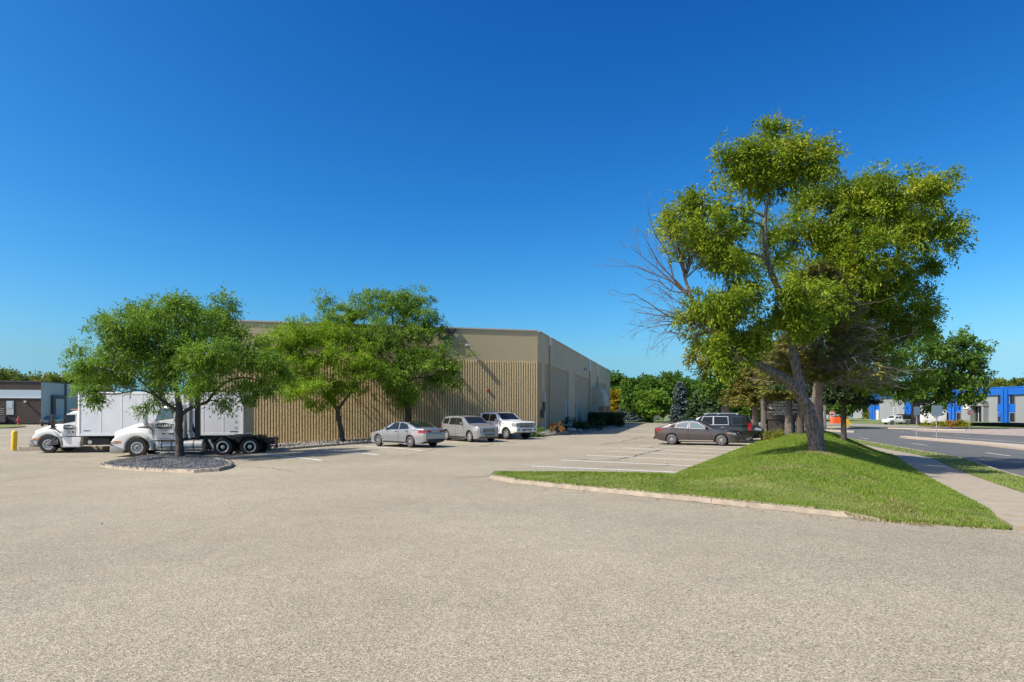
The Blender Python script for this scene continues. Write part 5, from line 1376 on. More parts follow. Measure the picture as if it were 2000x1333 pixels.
def unit(a): return a / (np.linalg.norm(a, axis=-1, keepdims=True) + 1e-9)
def leaf_cloud(clumps, per, twig, ll, lw, droop=.15, shell=.45, up=.5, g=None, flat=1.0):
    up = max(up, .8)
    """twigs spread through ellipsoids, leaves set along every twig -> V, F, twig roots and tips"""
    g = g or rng; Vs = []; roots = []
    for c, r, n in clumps:
        n = int(n); c = np.array(c, float); r = np.array(r, float)
        m_ = max(2, n // 9); us = unit(g.normal(size=(m_, 3))); rs = shell + (1 - shell) * g.random((m_, 1)) ** .6
        k_ = g.integers(0, m_, n)                                  # twigs gather in sprays, leaving gaps between
        q = us[k_] * rs[k_] + g.normal(size=(n, 3)) * np.array([.24, .24, .14]) * np.array([1, 1, flat])
        u = unit(q)
        p = c + q * r
        d = unit((u / r * r.min() + .55 * g.normal(size=(n, 3))) * np.array([1, 1, .3 + .7 * flat]) + np.array([0, 0, -droop]))
        roots.append((p, d))
        t = g.random((n, per, 1)); tw = twig * g.uniform(.6, 1.35, (n, 1, 1))
        pos = p[:, None] + d[:, None] * t * tw + g.normal(size=(n, per, 3)) * twig * .16 + np.array([0, 0, -droop * .5]) * (t * tw) ** 1.5
        ax = unit(d[:, None] + .85 * g.normal(size=(n, per, 3)) + np.array([0, 0, -droop * 1.3]))
        nn = unit(g.normal(size=(n, per, 3)) * .8 + np.array([0, 0, up]))
        sd = unit(np.cross(ax, nn)); L = ll * g.uniform(.65, 1.3, (n, per, 1)); Wd = lw * g.uniform(.7, 1.2, (n, per, 1)) / 2
        m = pos + ax * L * .48
        q = np.stack([pos, m + sd * Wd, pos + ax * L - np.array([0, 0, .12]) * L * droop * 3, m - sd * Wd], 2)
        Vs.append(q.reshape(-1, 3))
    V = np.concatenate(Vs); F = np.arange(len(V)).reshape(-1, 4)
    return V, F, roots
def limb_path(a, b, sag=.12, g=None, n=9):
    g = g or rng
    a, b = np.array(a, float), np.array(b, float); L = np.linalg.norm(b - a)
    m1 = a + (b - a) * .35 + np.array([0, 0, L * sag]) + g.normal(size=3) * L * .05
    m2 = a + (b - a) * .7 + np.array([0, 0, L * sag * .7]) + g.normal(size=3) * L * .05
    return spline([a, m1, m2, b], n)
def make_tree(name, label, cat, trunks, clumps, leaf, bark, per=14, twig=.5, ll=.12, lw=.045, droop=.15, shell=.45, up=.5, group=None, seed=1,
              sub=7, limb_r=.055, crown2=None, limbs=True, subr=.016, kind_leaf='crown', sides=8, flat=1.0, split=False):
    """trunks: [(points, radii)] ; clumps: [(centre, radii, twigs)]"""
    g = np.random.default_rng(seed)
    base = np.array(trunks[0][0][0], float)
    root = thing(name, label, cat, tuple(base), 0, group)
    paths = []; nodes = []
    for pts, rad in trunks:
        sp = spline(pts, max(12, 6 * len(pts)))
        rr = np.interp(np.linspace(0, 1, len(sp)), np.linspace(0, 1, len(rad)), rad)
        rr = rr * (1 + .06 * np.sin(np.arange(len(sp)) * 1.7) + g.normal(0, .02, len(sp)))
        paths.append((sp, rr)); k0 = len(sp) // 3
        nodes += [(sp[i], rr[i]) for i in range(k0, len(sp))]
    V, F = tubes_np(paths, 18, .07)
    me = mesh_np('trunk', V - base, F); link_mesh('trunk', me, bark, root, smooth=70)
    if crown2 is not None: allc = clumps + crown2[0]
    else: allc = clumps
    if limbs:
        NP = np.array([n[0] for n in nodes]); NR = np.array([n[1] for n in nodes]); lp = []
        for c, r, n in allc:
            c = np.array(c, float); dd = np.linalg.norm(NP - c, axis=1) + np.maximum(0, NP[:, 2] - c[2] + .3 * np.abs(NP[:, 2] - c[2])) * 1.2
            i = int(dd.argmin()); a = NP[i]; r0 = min(limb_r * (1 + np.linalg.norm(c - a) * .12), NR[i] * .75)
            pth = limb_path(a, c, .10, g); lp.append((pth, np.linspace(r0, r0 * .45, len(pth))))
            for k in range(sub):
                t = g.uniform(.45, 1.0); s0 = pth[int(t * (len(pth) - 1))]; u = unit(g.normal(size=3)); e = c + u * np.array(r) * g.uniform(.6, .98)
                q = limb_path(s0, e, .08, g, 6); lp.append((q, np.linspace(r0 * .4, subr * .4, len(q))))
        V, F = tubes_np(lp, 5); o = link_mesh('branches', mesh_np('branches', V - base, F), bark, root, smooth=70); o['kind'] = 'stuff'
    if split:
        cl2 = []
        for c, r, n in clumps:
            for k in range(4):
                q = g.uniform(.5, .78); cl2.append((tuple(np.array(c) + np.array(r) * g.normal(0, .38, 3)), tuple(np.array(r) * q * g.uniform(.8, 1.2, 3)), max(4, n * (1.5 if flat < 1 else 1.15) / 4)))
        clumps = cl2
    V, F, roots = leaf_cloud(clumps, per, twig, ll, lw, droop, shell, up, g, flat)
    o = link_mesh(kind_leaf, mesh_np(kind_leaf, V - base, F), leaf, root); o['kind'] = 'stuff'
    if crown2 is not None:
        V, F, _ = leaf_cloud(crown2[0], per, twig, ll, lw, droop, shell, up, g)
        o = link_mesh('yellow_foliage', mesh_np('yellow_foliage', V - base, F), crown2[1], root); o['kind'] = 'stuff'
    return root
DJ = [0.0]; DX = [0.0]; dg_ = np.random.default_rng(99)
def CL(px, py, d, rx, ry, n, rd=None):
    d = d + DJ[0] * float(dg_.uniform(-1, 1)); px = px + DX[0]
    c = Q(px, py, d); k = d / FPX
    return (tuple(c), (rx * k, (rd if rd is not None else (rx + ry) / 2) * k, ry * k), n)
def TP(lst): return [tuple(Q(px, py, d)) for px, py, d in lst]

# --- the big leaning ash on the bank
D = 23.2
bx = (1595 - CX) / FPX * D; bzz = bankz(bx, D)
PY0 = HY + (CAM_H - bzz) / D * FPX + 3
DJ[0] = 1.3
ash = make_tree('ash_tree', 'tall leaning ash with forked trunk and bare dead limb on the grass bank', 'tree',
    [(TP([(1596, PY0 + 4, D), (1593, PY0 - 18, D), (1584, 825, D), (1573, 790, D + .1)]), [.32, .26, .235, .23]),
     (TP([(1578, 806, D), (1560, 740, D + .25), (1546, 665, D + .3), (1543, 612, D + .3), (1520, 565, D + .2), (1502, 520, D), (1493, 455, D - .1), (1499, 395, D - .2), (1512, 330, D - .3)]), [.19, .17, .15, .135, .12, .10, .08, .055, .03]),
     (TP([(1580, 800, D - .05), (1548, 752, D - .3), (1500, 722, D - .6), (1450, 699, D - .9), (1412, 668, D - 1.0), (1378, 625, D - 1.1), (1352, 585, D - 1.2), (1338, 545, D - 1.2)]), [.20, .17, .145, .125, .105, .085, .06, .045])],
    [CL(1505, 292, D - .3, 78, 42, 330), CL(1447, 318, D - .5, 44, 40, 180), CL(1562, 320, D - .2, 44, 46, 190), CL(1522, 258, D - .3, 34, 17, 80), CL(1490, 362, D - .4, 55, 28, 130),
     CL(1372, 408, D - .8, 44, 26, 130), CL(1400, 446, D - .9, 55, 28, 150), CL(1344, 436, D - .9, 30, 30, 80), CL(1452, 430, D - .6, 34, 24, 60),
     CL(1410, 498, D - .8, 62, 22, 150), CL(1366, 470, D - 1, 26, 32, 60), CL(1440, 515, D - .5, 40, 20, 80), CL(1308, 452, D - 1, 16, 11, 22), CL(1316, 492, D - 1, 12, 6, 10),
     CL(1395, 588, D - .9, 44, 22, 100), CL(1442, 606, D - .7, 60, 32, 170), CL(1400, 648, D - .9, 44, 25, 110), CL(1468, 652, D - .6, 52, 34, 150), CL(1352, 660, D - 1.1, 13, 8, 16), CL(1424, 700, D - .7, 42, 20, 80),
     CL(1452, 555, D - .3, 46, 24, 90), CL(1545, 605, D - 1.2, 52, 28, 170), CL(1575, 575, D - 1.4, 48, 22, 110), CL(1625, 592, D - 1.0, 48, 26, 120), CL(1345, 615, D - 1.2, 22, 14, 30), CL(1560, 640, D - 1.2, 40, 16, 70), CL(1500, 470, D + .1, 26, 40, 60)],
    M_ASH, bark_mat('bark_furrowed', (.06, .05, .042), (.29, .25, .21)), per=21, twig=.48, ll=.145, lw=.056, droop=.22, shell=.22, split=True, seed=11, sub=6, limb_r=.05)
def dead_limb(root, base, start, tips, r0, g, name='dead_branch', m=None, twigs=5, tl=.5):
    lp = []
    for t in tips:
        p = limb_path(start if not isinstance(start, list) else start[g.integers(len(start))], t, -.04, g, 8); lp.append((p, np.linspace(r0, .012, len(p))))
        for k in range(twigs):
            i = g.integers(2, len(p)); d = unit(p[-1] - p[0]) + g.normal(size=3) * .55; q = np.array([p[i], p[i] + d * tl * .5 + g.normal(size=3) * .06, p[i] + d * tl + np.array([0, 0, -.15 * tl]) + g.normal(size=3) * .1])
            lp.append((q, np.array([.009, .006, .003])))
            for kk in range(3):
                s0 = q[1] + (q[2] - q[1]) * g.random(); e = s0 + unit(d + g.normal(size=3) * .9) * tl * .5; lp.append((np.array([s0, (s0 + e) / 2 + g.normal(size=3) * .03, e]), np.array([.004, .003, .0018])))
    V, F = tubes_np(lp, 4); o = link_mesh(name, mesh_np(name, V - np.array(base), F), m or M_DEAD, root, smooth=70); o['kind'] = 'stuff'
    return o
gd_ = np.random.default_rng(5)
ab = np.array(ash.location)
dl = D - 1.2
for st_pt, tips, r0 in (((1338, 548), [(1325, 470), (1304, 410), (1340, 480), (1316, 440)], .032), ((1352, 585), [(1262, 470), (1252, 500), (1278, 455)], .036), ((1347, 572), [(1245, 520), (1265, 545)], .024),
                        ((1375, 622), [(1238, 575), (1244, 610), (1268, 640), (1288, 628)], .036), ((1385, 635), [(1300, 648), (1322, 610), (1284, 560), (1256, 600)], .032)):
    dead_limb(ash, ab, np.array(Q(*st_pt, dl)), [np.array(Q(x, y, dl + gd_.uniform(-.6, .6))) for x, y in tips], r0, gd_, twigs=6, tl=.75, m=M_BARK)
dead_limb(ash, ab, np.array(Q(1345, 566, dl)), [np.array(Q(1362, 700, dl)), ], .012, gd_, twigs=3, tl=.4)

# --- second ash behind it, crown to the right
D2 = 29.5
b2 = Q(1598, 800, D2); b2z = bankz(b2.x, b2.y)
yb2 = HY + (CAM_H - b2z) / D2 * FPX + 4
DJ[0] = 1.8; DX[0] = -22
make_tree('ash_tree', 'broad ash behind the leaning one, its full crown spreading right over the pavement', 'tree',
    [(TP([(1590, yb2, D2), (1596, 770, D2), (1622, 690, D2), (1655, 600, D2), (1680, 520, D2), (1690, 440, D2)]), [.24, .22, .20, .17, .13, .06]),
     (TP([(1622, 690, D2), (1680, 610, D2 - .5), (1740, 520, D2 - .8), (1780, 440, D2 - .8)]), [.17, .14, .10, .04]),
     (TP([(1602, 740, D2), (1690, 700, D2 + .6), (1770, 660, D2 + .6), (1815, 610, D2 + .4)]), [.14, .12, .08, .03]),
     (TP([(1640, 640, D2), (1630, 540, D2 - .6), (1628, 440, D2 - .8)]), [.12, .09, .04])],
    [CL(1626, 378, D2 - .8, 60, 42, 240), CL(1598, 440, D2 - .8, 50, 38, 150), CL(1682, 425, D2 - .6, 54, 52, 240), CL(1738, 370, D2 - .6, 50, 34, 190), CL(1800, 388, D2 - .6, 54, 38, 220), CL(1846, 368, D2 - .5, 22, 18, 50), CL(1850, 436, D2 - .4, 30, 44, 150),
     CL(1780, 468, D2 - .8, 70, 58, 330), CL(1702, 500, D2 - .8, 58, 50, 220), CL(1832, 520, D2 - .3, 40, 40, 150), CL(1790, 565, D2 - .4, 55, 45, 220), CL(1722, 590, D2 + .2, 52, 46, 190), CL(1802, 622, D2, 36, 32, 120), CL(1760, 665, D2 + .2, 55, 42, 210),
     CL(1716, 700, D2 + .6, 55, 42, 180), CL(1772, 725, D2 + .6, 46, 34, 140), CL(1826, 606, D2, 20, 18, 40), CL(1640, 480, D2 - .6, 52, 42, 170), CL(1745, 440, D2 + .8, 70, 60, 200), CL(1690, 560, D2 + 1.2, 60, 55, 160), CL(1745, 560, D2 + 1.6, 80, 90, 220), CL(1730, 650, D2 + 1.8, 80, 60, 160), CL(1600, 520, D2 + .8, 60, 60, 140), CL(1655, 545, D2 - 1.4, 55, 48, 200), CL(1620, 600, D2 - 1.6, 50, 34, 110), CL(1690, 640, D2 - 1.2, 50, 40, 150), CL(1560, 470, D2, 40, 60, 110), CL(1570, 560, D2 + .6, 50, 60, 140), CL(1800, 320 + 60, D2 - .2, 30, 22, 50), CL(1735, 345, D2 - .5, 24, 14, 50)],
    M_ASH, M_BARK, per=21, twig=.52, ll=.16, lw=.064, droop=.22, shell=.25, split=True, seed=12, sub=6, limb_r=.05)

DJ[0] = 0.0; DX[0] = 0.0
# --- conifers
def conifer(name, label, base, h, r, leaf, bark, seed=1, levels=26, nb=9, spray=11, low=.06, ll=.26, lw=.06, group=None, droop=.25, thin=1.0, taper=.85, trunk_r=None, asym=None, bare=0.0, dead_m=None):
    g = np.random.default_rng(seed); base = np.array(base, float)
    root = thing(name, label, 'tree', tuple(base), 0, group)
    tr_ = trunk_r or h * .018
    sp = spline([base + [0, 0, -.1], base + [0, 0, h * .3], base + [.1, 0, h * .7], base + [0, 0, h]], 20)
    V, F = tubes_np([(sp, np.linspace(tr_, .02, len(sp)))], 10); link_mesh('trunk', mesh_np('trunk', V - base, F), bark, root, smooth=70)
    lp, Vs, dead = [], [], []
    for i in range(levels):
        f = low + (1 - low) * (i + g.uniform(-.3, .3)) / levels; f = min(max(f, low), .985); z = h * f; R_ = r * (1 - f) ** taper + .08
        for k in range(nb):
            if g.random() > thin: continue
            a = g.uniform(0, 2 * np.pi); rr = R_ * g.uniform(.72, 1.12)
            if asym: rr *= asym(a, f)
            d = np.array([math.cos(a), math.sin(a), 0]); p0 = base + [0, 0, z]
            t = np.linspace(0, 1, 6)[:, None]
            pth = p0 + d * rr * t + np.array([0, 0, 1.0]) * (rr * (-droop * t * 1.2 + droop * .9 * t ** 2.2))
            isdead = g.random() < bare * (1.2 - f)
            (dead if isdead else lp).append((pth, np.linspace(max(.012, tr_ * .22 * (1 - f)), .005, 6)))
            if isdead:
                for q in range(9):
                    s0 = pth[g.integers(2, 6)] ; e = s0 + unit(d + g.normal(size=3) * .8 + [0, 0, -.5]) * rr * g.uniform(.15, .35); dead.append((np.array([s0, (s0 + e) / 2 + g.normal(size=3) * .04, e]), np.array([.009, .006, .003])))
                continue
            ns = max(3, int(spray * (.4 + rr / r))); tt = g.uniform(.18, 1.0, ns) ** .8
            p = np.stack([np.interp(tt, t[:, 0], pth[:, j]) for j in range(3)], 1)
            sdv = np.array([-d[1], d[0], 0]); sg = g.choice([-1, 1], ns)[:, None]
            for rep in range(3):
                ax = unit(d * g.uniform(.5, 1.2, (ns, 1)) + sdv * sg * g.uniform(.2, 1.1, (ns, 1)) * (1 if rep else .2) + np.array([0, 0, -.28]) + g.normal(size=(ns, 3)) * .22)
                nn = unit(np.array([0, 0, 1.0]) + g.normal(size=(ns, 3)) * .55); sd = unit(np.cross(ax, nn)); L = ll * g.uniform(.6, 1.3, (ns, 1)) * (.6 + .5 * rr / r); Wd = lw * g.uniform(.7, 1.3, (ns, 1))
                pp = p + g.normal(size=(ns, 3)) * .05
                Vs.append(np.stack([pp, pp + ax * L * .5 + sd * Wd, pp + ax * L, pp + ax * L * .5 - sd * Wd], 1).reshape(-1, 3)); sg = -sg
    V, F = tubes_np(lp, 4); o = link_mesh('branches', mesh_np('branches', V - base, F), bark, root); o['kind'] = 'stuff'
    if dead:
        V, F = tubes_np(dead, 4); o = link_mesh('dead_branch', mesh_np('dead_branch', V - base, F), dead_m or M_DEAD, root); o['kind'] = 'stuff'
    V = np.concatenate(Vs); F = np.arange(len(V)).reshape(-1, 4); o = link_mesh('crown', mesh_np('crown', V - base, F), leaf, root); o['kind'] = 'stuff'
    return root
def at_bank(px, d, dz=-.05):
    x = (px - CX) / FPX * d; return (x, d, bankz(x, d) + dz)
def at(px, d, dz=-.1):
    x = (px - CX) / FPX * d; return (x, d, Bz(x, d) + dz)
D3 = 26.2
sd_ = conifer('spruce_tree', 'half dead olive spruce with bare grey branches behind the leaning ash', at_bank(1600, D3), 7.6, 3.4, M_OSPR, M_BARKP, 21, 34, 12, 34, low=.40, ll=.26, lw=.022, thin=1.0, taper=.55, trunk_r=.20, bare=.20, droop=.34)
for sx, sy, tips in ((1602, 735, [(1690, 728), (1738, 716), (1660, 705), (1712, 742)]), (1600, 705, [(1650, 668), (1690, 690), (1560, 742)]), (1600, 650, [(1665, 640), (1700, 655), (1640, 615)])):
    dead_limb(sd_, np.array(sd_.location), np.array(Q(sx, sy, D3)), [np.array(Q(x, y, D3 - 1.4)) for x, y in tips], .035, gd_, twigs=14, tl=.8)
conifer('spruce_tree', 'dark dense spruce just right of the leaning ash trunk by the pavement', at_bank(1648, 34), 5.6, 2.0, M_SPR, M_BARKD, 22, 34, 12, 24, low=.40, ll=.30, lw=.035, taper=.6, trunk_r=.16)
conifer('spruce_tree', 'olive green spruce above the small yellow green shrubs by the brown sign', at_bank(1541, 41.5), 6.6, 2.6, M_OSPR, M_BARK, 23, 30, 11, 24, low=.40, ll=.32, lw=.032, taper=.6, trunk_r=.30)
conifer('spruce_tree', 'dark spruce with a leaning thin trunk between the leaning ash and the sign', at_bank(1563, 36.5), 6.3, 2.4, M_SPR, M_BARKD, 24, 30, 11, 22, low=.46, ll=.30, lw=.032, taper=.6, trunk_r=.22)
conifer('spruce_tree', 'olive spruce with a pale bare trunk left of the brown sign', at_bank(1475, 48), 6.2, 3.2, M_OSPR, M_BARKP, 25, 30, 11, 24, low=.40, ll=.34, lw=.035, taper=.55, trunk_r=.28)

# --- yellowing tree behind the black SUV and tree over the road
D5 = 62
make_tree('maple_tree', 'maple turning yellow at the top behind the parked black SUV', 'tree',
    [(TP([(1417, 816, D5), (1418, 775, D5), (1412, 740, D5), (1400, 710, D5), (1392, 690, D5)]), [.42, .36, .28, .18, .08]), (TP([(1418, 775, D5), (1440, 735, D5), (1455, 700, D5)]), [.26, .18, .07])],
    [CL(1425, 720, D5, 48, 30, 190), CL(1400, 745, D5, 34, 22, 80), CL(1455, 745, D5, 42, 30, 150), CL(1440, 690, D5, 45, 24, 150), CL(1480, 700, D5 - 1, 35, 30, 110), CL(1470, 765, D5 - 1, 38, 16, 80), CL(1425, 770, D5, 26, 12, 40), CL(1495, 740, D5 - 2, 36, 30, 120), CL(1520, 700, D5 - 2, 36, 34, 120)],
    M_MAP, M_BARK, per=15, twig=.8, ll=.30, lw=.17, droop=.2, seed=31, sub=4, limb_r=.09, crown2=([CL(1375, 698, D5, 27, 20, 90), CL(1405, 688, D5, 22, 12, 40), CL(1440, 760, D5, 16, 14, 26), CL(1367, 722, D5, 14, 14, 22)], M_YEL))
D6 = 96
make_tree('shade_tree', 'spreading shade tree across the road in front of the blue pilastered building', 'tree',
    [(TP([(1787, 829, D6), (1789, 800, D6), (1793, 770, D6), (1800, 730, D6), (1815, 700, D6)]), [.62, .52, .42, .28, .12]), (TP([(1790, 790, D6), (1830, 750, D6), (1870, 715, D6)]), [.3, .2, .08])],
    [CL(1800, 680, D6, 45, 30, 170), CL(1850, 670, D6, 38, 24, 130), CL(1890, 690, D6, 30, 22, 100), CL(1850, 720, D6, 55, 30, 230), CL(1905, 735, D6, 22, 16, 50), CL(1880, 760, D6, 42, 17, 120), CL(1820, 760, D6, 50, 18, 140), CL(1780, 740, D6, 40, 30, 140), CL(1760, 770, D6, 32, 14, 80), CL(1840, 785, D6, 28, 8, 40), CL(1905, 770, D6, 22, 9, 36), CL(1812, 790, D6, 18, 7, 20), CL(1868, 700, D6 + 3, 50, 30, 120)],
    M_MAP, M_BARKD, per=15, twig=1.1, ll=.46, lw=.26, droop=.15, seed=32, sub=4, limb_r=.13)
D6b = 88
make_tree('shade_tree', 'small round tree over the pavement right of the second ash', 'tree',
    [(TP([(1722, 826, 52), (1720, 790, 52), (1722, 750, 52)]), [.2, .16, .1])],
    [CL(1700, 738, 52, 40, 28, 130), CL(1740, 745, 52, 36, 26, 120), CL(1690, 765, 52, 28, 14, 60), CL(1738, 772, 52, 24, 12, 50)],
    M_MAP, M_BARKD, per=14, twig=.6, ll=.26, lw=.14, droop=.15, seed=33, sub=3, limb_r=.06) if False else None

# --- honey locusts in front of the building
DL = 30.3
lb_ = Q(351, 884, DL)
DJ[0] = 3.0
make_tree('locust_tree', 'wide honey locust with dark trunk standing in the gravel island before the tractor', 'tree',
    [(TP([(351, 892, DL), (351, 872, DL), (349, 840, DL), (350, 805, DL), (347, 778, DL), (343, 745, DL), (348, 700, DL), (352, 660, DL)]), [.20, .17, .165, .165, .11, .09, .06, .03]),
     (TP([(350, 806, DL), (330, 792, DL - .2), (308, 776, DL - .4), (290, 758, DL - .5), (262, 735, DL - .7), (225, 725, DL - .8)]), [.10, .085, .075, .06, .045, .02]),
     (TP([(352, 812, DL), (368, 800, DL + .2), (388, 791, DL + .4), (405, 785, DL + .5), (416, 770, DL + .6), (440, 748, DL + .8), (475, 738, DL + 1), (520, 748, DL + 1)]), [.10, .085, .08, .075, .065, .055, .04, .02])],
    [CL(300, 632, DL, 62, 34, 240), CL(245, 640, DL - .3, 50, 34, 170), CL(385, 622, DL + .3, 60, 28, 210), CL(436, 604, DL + .3, 22, 22, 60), CL(440, 648, DL + .6, 40, 28, 110), CL(330, 678, DL - .8, 84, 30, 250), CL(222, 700, DL - .7, 56, 32, 190), CL(186, 738, DL - .8, 32, 26, 110), CL(188, 768, DL - .8, 15, 22, 44),
     CL(400, 690, DL - .3, 74, 30, 220), CL(474, 695, DL + .6, 48, 26, 130), CL(526, 716, DL + 1, 42, 24, 110), CL(508, 748, DL + 1, 38, 18, 80), CL(265, 732, DL - .8, 52, 22, 120), CL(330, 742, DL - 1, 44, 18, 90), CL(395, 745, DL, 44, 18, 80), CL(466, 775, DL + .8, 22, 16, 44), CL(350, 612, DL + .4, 50, 24, 140), CL(310, 780, DL - .9, 34, 12, 40), CL(350, 650, DL + 1.5, 120, 40, 190), CL(300, 700, DL + 1.6, 110, 30, 140), CL(425, 785, DL + .7, 14, 10, 20), CL(212, 664, DL - .5, 36, 20, 60), CL(165, 715, DL - .7, 20, 12, 36)],
    M_LOC, M_BARKD, per=15, twig=.50, ll=.205, lw=.056, droop=.20, shell=.3, up=1.3, flat=.55, split=True, seed=41, sub=6, limb_r=.035)
DB = 43.0
bb_ = Q(667, 862, DB)
DJ[0] = 1.5
make_tree('locust_tree', 'bright green honey locust with bent trunk in the wall bed left of the parked cars', 'tree',
    [(TP([(670, 866, DB), (667, 845, DB), (661, 815, DB), (659, 800, DB), (648, 786, DB), (634, 768, DB), (620, 745, DB), (600, 715, DB), (590, 690, DB)]), [.20, .17, .16, .16, .13, .11, .085, .05, .03]),
     (TP([(660, 802, DB), (672, 784, DB), (685, 768, DB), (697, 748, DB), (705, 720, DB)]), [.10, .085, .07, .05, .02]), (TP([(634, 768, DB), (650, 735, DB + .4), (655, 700, DB + .5), (660, 670, DB + .4)]), [.08, .06, .045, .02])],
    [CL(572, 648, DB, 54, 32, 190), CL(622, 655, DB, 60, 34, 220), CL(556, 690, DB - .4, 44, 30, 140), CL(640, 696, DB - .8, 68, 32, 220), CL(600, 735, DB - .5, 60, 30, 190), CL(660, 755, DB - .5, 48, 26, 130), CL(545, 735, DB, 34, 26, 80), CL(700, 712, DB, 40, 30, 120), CL(690, 656, DB + .4, 50, 36, 140), CL(640, 785, DB - .5, 30, 13, 50), CL(590, 670, DB + .9, 70, 40, 140), CL(520, 668, DB, 22, 20, 44)],
    M_LOCY, M_BARKD, per=15, twig=.52, ll=.225, lw=.06, droop=.20, shell=.3, up=1.3, flat=.55, split=True, seed=42, sub=6, limb_r=.038)
DC = 46.2
DJ[0] = 1.0
make_tree('locust_tree', 'tall honey locust with straight trunk behind the silver sedan', 'tree',
    [(TP([(797, 864, DC), (797, 830, DC), (796, 790, DC), (790, 740, DC), (778, 690, DC), (770, 650, DC), (765, 610, DC)]), [.24, .22, .20, .17, .12, .08, .03]), (TP([(792, 750, DC), (820, 700, DC), (845, 660, DC)]), [.12, .08, .03]), (TP([(790, 740, DC), (750, 700, DC), (715, 650, DC)]), [.12, .08, .03])],
    [CL(700, 600, DC, 58, 32, 190), CL(762, 588, DC, 58, 30, 210), CL(820, 598, DC, 40, 32, 140), CL(842, 628, DC, 28, 26, 90), CL(778, 650, DC - .8, 68, 36, 220), CL(722, 656, DC - .6, 50, 32, 140), CL(836, 688, DC - .6, 52, 36, 180), CL(876, 722, DC - .6, 30, 24, 80), CL(782, 716, DC - 1, 60, 36, 180), CL(870, 744, DC - 1.2, 38, 16, 90), CL(802, 766, DC - .6, 40, 22, 100), CL(742, 735, DC - .6, 44, 30, 110), CL(645, 612, DC, 34, 24, 80), CL(770, 680, DC + .6, 80, 50, 150), CL(640, 590, DC, 16, 14, 24), CL(800, 788, DC - .5, 20, 10, 30)],
    M_LOC, M_BARKD, per=15, twig=.56, ll=.235, lw=.064, droop=.20, shell=.3, up=1.3, flat=.55, split=True, seed=43, sub=6, limb_r=.045)

DJ[0] = 0.0
# --- trees on the far lawn
def round_tree(label, px, d, py_top, wpx, leaf, seed, name='maple_tree', group=None, py_bot=None, dense=1.0, ll=.5, trunk=True, bark=None):
    b = at(px, d); ybase = HY + (CAM_H - b[2]) / d * FPX; g = np.random.default_rng(seed); H_ = ybase - py_top; yb = py_bot or (ybase - H_ * .22)
    cl = []; cy = (py_top + yb) / 2; ry = (yb - py_top) / 2; rx = wpx / 2
    for k in range(11):
        a = 2 * np.pi * k / 11 + g.uniform(-.2, .2); q = g.uniform(.5, .66)
        cl.append(CL(px + rx * q * math.cos(a), cy + ry * q * math.sin(a), d + g.uniform(-1.5, 1.5), rx * g.uniform(.34, .48), ry * g.uniform(.34, .48), 75 * dense))
    cl.append(CL(px, cy, d - 1.2, rx * .6, ry * .6, 110 * dense)); cl.append(CL(px, cy, d + 1.5, rx * .7, ry * .7, 90 * dense))
    return make_tree(name, label, 'tree', [(TP([(px, ybase + 1, d), (px + 1, (ybase + yb) / 2, d), (px, yb, d), (px - 1, cy, d)]), [.011 * H_ * d / FPX * 1.6 + .1, .011 * H_ * d / FPX * 1.4 + .06, .18, .08])], cl, leaf, bark or M_BARKD, per=13, twig=ll * 1.7, ll=ll, lw=ll * .55, droop=.15, seed=seed, sub=2, limb_r=.09, group=group)
round_tree('rounded dark green maple, broadest on the far lawn beyond the parking lot', 1262, 118, 737, 96, M_MAP, 51, dense=1.3, ll=.55)
round_tree('rounded green maple behind the blue spruce on the far lawn', 1316, 122, 733, 78, M_MAP, 52, dense=1.2, ll=.55)
round_tree('small light green maple with forked trunk at the front of the far lawn', 1273, 106, 766, 62, M_LOC, 53, ll=.45)
round_tree('dark green tree hugging the far end of the tan warehouse', 1193, 135, 722, 46, M_MAP, 54, ll=.55)
round_tree('tall tree with yellow top between the dark tree and the broad maple', 1225, 140, 738, 38, M_YEL, 55, ll=.55)
round_tree('bright yellow green tree low beside the far end of the warehouse', 1201, 126, 768, 38, M_GOLD, 56, ll=.5, dense=.8)
round_tree('dark broad tree behind the two green spruces', 1375, 132, 745, 74, M_MAP, 57, ll=.55)
for px, d, h, r, m, sd, lab in ((1328, 100, 6.8, 2.1, M_BSPR, 61, 'blue spruce, palest of the three spruces beyond the grey sedan'), (1366, 96, 6.2, 2.3, M_SPR, 62, 'green spruce in the middle of the three beyond the grey sedan'), (1392, 88, 4.9, 2.6, M_SPR, 63, 'shorter spreading spruce right of the other two, above the black SUV roof'),
                           (1216, 120, 3.0, 2.2, M_BSPR, 64, 'low blue spruce at the left end of the far lawn'), (1238, 117, 2.4, 2.4, M_BSPR, 65, 'squat blue spruce beneath the broad maple')):
    conifer('spruce_tree', lab, at(px, d), h, r, m, M_BARKD, sd, 24, 9, 11, low=.04, ll=.55, lw=.13, group='spruces on the far lawn')
round_tree('grey green tree in the gap under the yellowing maple', 1440, 110, 770, 70, M_MAP, 58, ll=.5)
round_tree('dark tree standing behind the brown sign', 1500, 105, 760, 80, M_MAP, 59, ll=.5)
round_tree('dark tree in front of the pale low warehouse, right of the leaning ash', 1650, 98, 748, 70, M_MAP, 60, ll=.5, py_bot=806)
